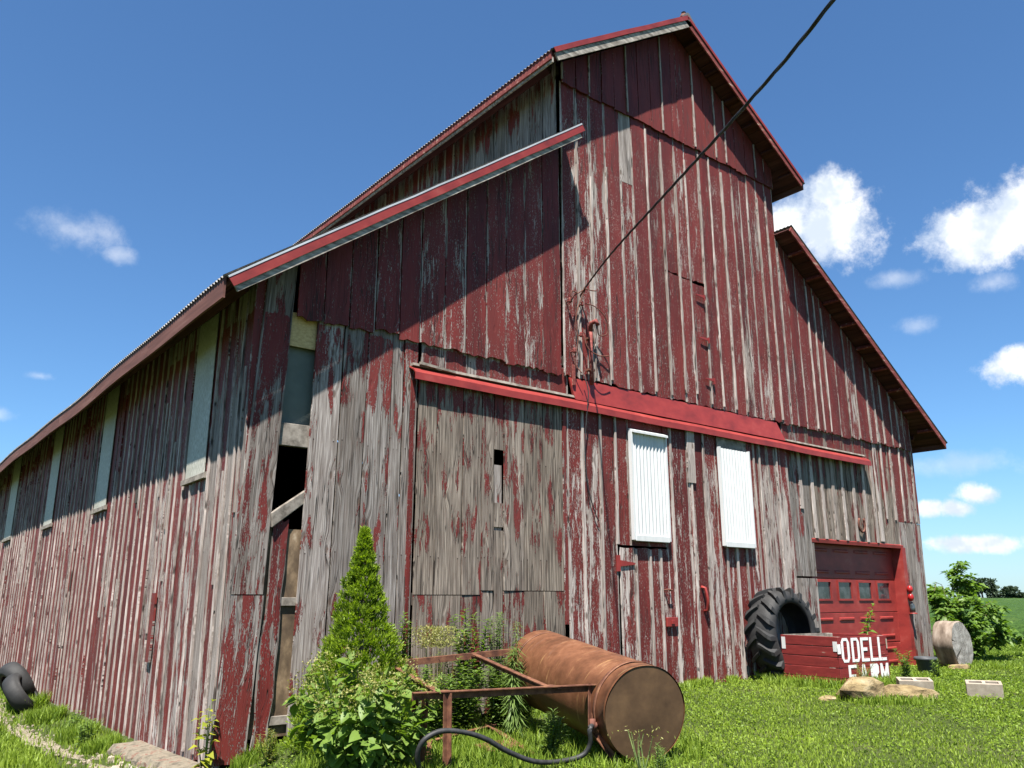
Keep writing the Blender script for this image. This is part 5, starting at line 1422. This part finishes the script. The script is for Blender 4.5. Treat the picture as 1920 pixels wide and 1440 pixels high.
weed('seedling weed between gravel path and long wall, nearer one', (-.78, 3.95), .42, 30, .16, .05, LEAF_WEED, .16, 5)
weed('seedling weed between gravel path and long wall, farther one', (-.75, 5.3), .38, 30, .16, .05, LEAF_WEED, .18, 5)
weed('yellow leaved vine seedling climbing the corner boards', (-.50, -.12), .88, 11, .2, .14, LEAF_YELLOW, .2, 4, .5, 'vine', 'vine', None)
weed('small mulberry sprout rising from behind the red crate', (11.55, -1.0), 1.32, 30, .26, .15, LEAF_SHRUB, .9, 3, .3, toward=-.1, name='sapling', cat='sapling', group=None)
weed('bushy weed in front of the lettered side of the crate', (10.45, -2.45), .62, 50, .17, .06, LEAF_WEED, .22, 5, group='weeds by the crate')
weed('thin grassy weed at the near corner of the crate', (9.5, -2.2), .42, 40, .2, .014, LEAF_BUD, .2, 7, group='weeds by the crate')
weed('small weed growing beside the plant pot', (12.5, -2.0), .36, 30, .13, .05, LEAF_WEED, .12, 3, group='weeds by the crate')

# --- mulberry shrub at the barn's right corner
SX, SY = 17.6, .15
shrub = thing('mulberry_shrub', 'big leafy shrub leaning out behind the log at the barn corner', 'shrub', (SX, SY, G(SX, SY)))
bt = MB(); tips = []
lim = [((18.9, .1, 2.45), 1.0), ((18.4, -.2, 2.05), .9), ((19.3, .0, 1.85), .9), ((17.3, .1, 1.75), .8), ((16.95, -.2, 1.35), .7), ((19.6, -.3, 1.25), 1.0), ((18.6, -.7, 1.5), .9), ((19.5, -.6, .75), 1.0), ((18.0, -.5, 1.1), .8), ((20.6, -.5, .55), .7), ((18.9, -.9, .75), .9), ((17.6, -.35, 1.45), .7), ((18.2, .5, 1.9), .8), ((19.0, .6, 1.3), .8), ((17.9, -.7, .55), .7)]
LP, LD = [], []
for e, k in lim:
    e = Vector(e); b = Vector((SX+R(-.1, .1), SY+R(-.1, .1), G(SX, SY)-.05)); m_ = b.lerp(e, .5)+Vector((R(-.1, .1), R(-.1, .1), .25))
    pts = [b.lerp(m_, f) for f in (0, .5, 1)]+[m_.lerp(e, .5)+Vector((0, 0, .05)), e]
    bt.tube(pts, [.035, .03, .02, .012, .005], 6)
    for j in range(7):
        f = R(.25, .95); p = m_.lerp(e, f) if j < 5 else b.lerp(m_, R(.5, 1)); q = p+Vector((R(-.4, .55), R(-.45, .3), R(-.2, .35)))*k
        bt.tube([p, p.lerp(q, .5)+Vector((0, 0, .04)), q], [.008, .005, .003], 4)
        for t in range(40):
            g = t/39; x_ = p.lerp(q, g); LP.append(tuple(x_)); dv = (q-p).normalized(); sd = dv.cross(Z)*(1 if t % 2 else -1); LD.append(tuple(dv*.5+sd+Vector((0, 0, R(-.7, .2)))))
    for t in range(40):
        g = t/39; x_ = m_.lerp(e, g); LP.append(tuple(x_)); dv = (e-m_).normalized(); sd = dv.cross(Z).normalized()*(1 if t % 2 else -1); LD.append(tuple(dv*.4+sd+Vector((0, 0, R(-.6, .2)))))
bt.build('trunk', TWIG, shrub)
P = np.array(LP); P = P+RNG.normal(size=P.shape)*.05; D = np.array(LD); n = len(P)
foliage(shrub, P, D, np.array([0, 0, 1.])+RNG.normal(size=(n, 3))*.35, RNG.uniform(.10, .21, n), RNG.uniform(.07, .14, n), LEAF_SHRUB, None, 'crown', curl=.15)
MB().tube([(16.9, -.1, 1.75), (17.0, -.12, 1.95), (17.2, -.15, 1.9), (17.25, -.2, 1.6)], .008, 5).build('bare_twig', TWIG, shrub)

# --- far trees on the horizon
def far_tree(label, px, h, wd, conifer=False):
    dirs = {'a': (.9240, .3815), 'b': (.9275, .3730), 'c': (.9325, .3610), 'd': (.9190, .3935), 'e': (.9362, .3510)}[px]
    Dm = 265; x, y = CAM.x+dirs[0]*Dm, CAM.y+dirs[1]*Dm; z = G(x, y)+.2
    root = thing('far_tree', label, 'tree', (x, y, z), 'trees on the far field edge')
    MB().tube([(x, y, z-.3), (x, y, z+h*.5)], [.3, .12], 6).build('trunk', TRUNK, root)
    n = 900; 
    if conifer:
        f = RNG.uniform(0, 1, n)**1.3; r_ = wd*.5*(1-f)*RNG.uniform(.3, 1, n)+.1; a = RNG.uniform(0, 6.28, n)
        P = np.stack([x+r_*np.cos(a), y+r_*np.sin(a), z+h*(.06+.92*f)], -1); D = np.stack([np.cos(a), np.sin(a), -.3*np.ones(n)], -1)
    else:
        cl = [(RNG.normal(size=3)*np.array([wd*.24, wd*.24, h*.17])+np.array([0, 0, h*.58]), RNG.uniform(.16, .3)*wd) for _ in range(11)]
        k = RNG.integers(0, 11, n); u = unit(n)
        P = np.array([cl[i][0] for i in k])+u*np.array([cl[i][1] for i in k])[:, None]*RNG.uniform(.6, 1.05, n)[:, None]*np.array([1, 1, .9])
        P[:, 2] = np.clip(P[:, 2], .2, h); P = P+np.array([x, y, z]); D = u+RNG.normal(size=(n, 3))*.4
    foliage(root, P, D, unit(n)+np.array([0, 0, .6]), .75, .5, LEAF_FAR, None, 'crown')
far_tree('broad dark tree on the horizon, left of the spruce', 'a', 5.2, 6.0)
far_tree('pointed dark spruce on the horizon', 'b', 5.4, 2.6, True)
far_tree('rounded dark tree on the horizon, right of the spruce', 'c', 3.0, 3.8)
far_tree('low dark tree on the horizon, leftmost of the row', 'd', 3.2, 4.2)
far_tree('smallest low tree on the horizon, at the right end', 'e', 1.3, 2.2)
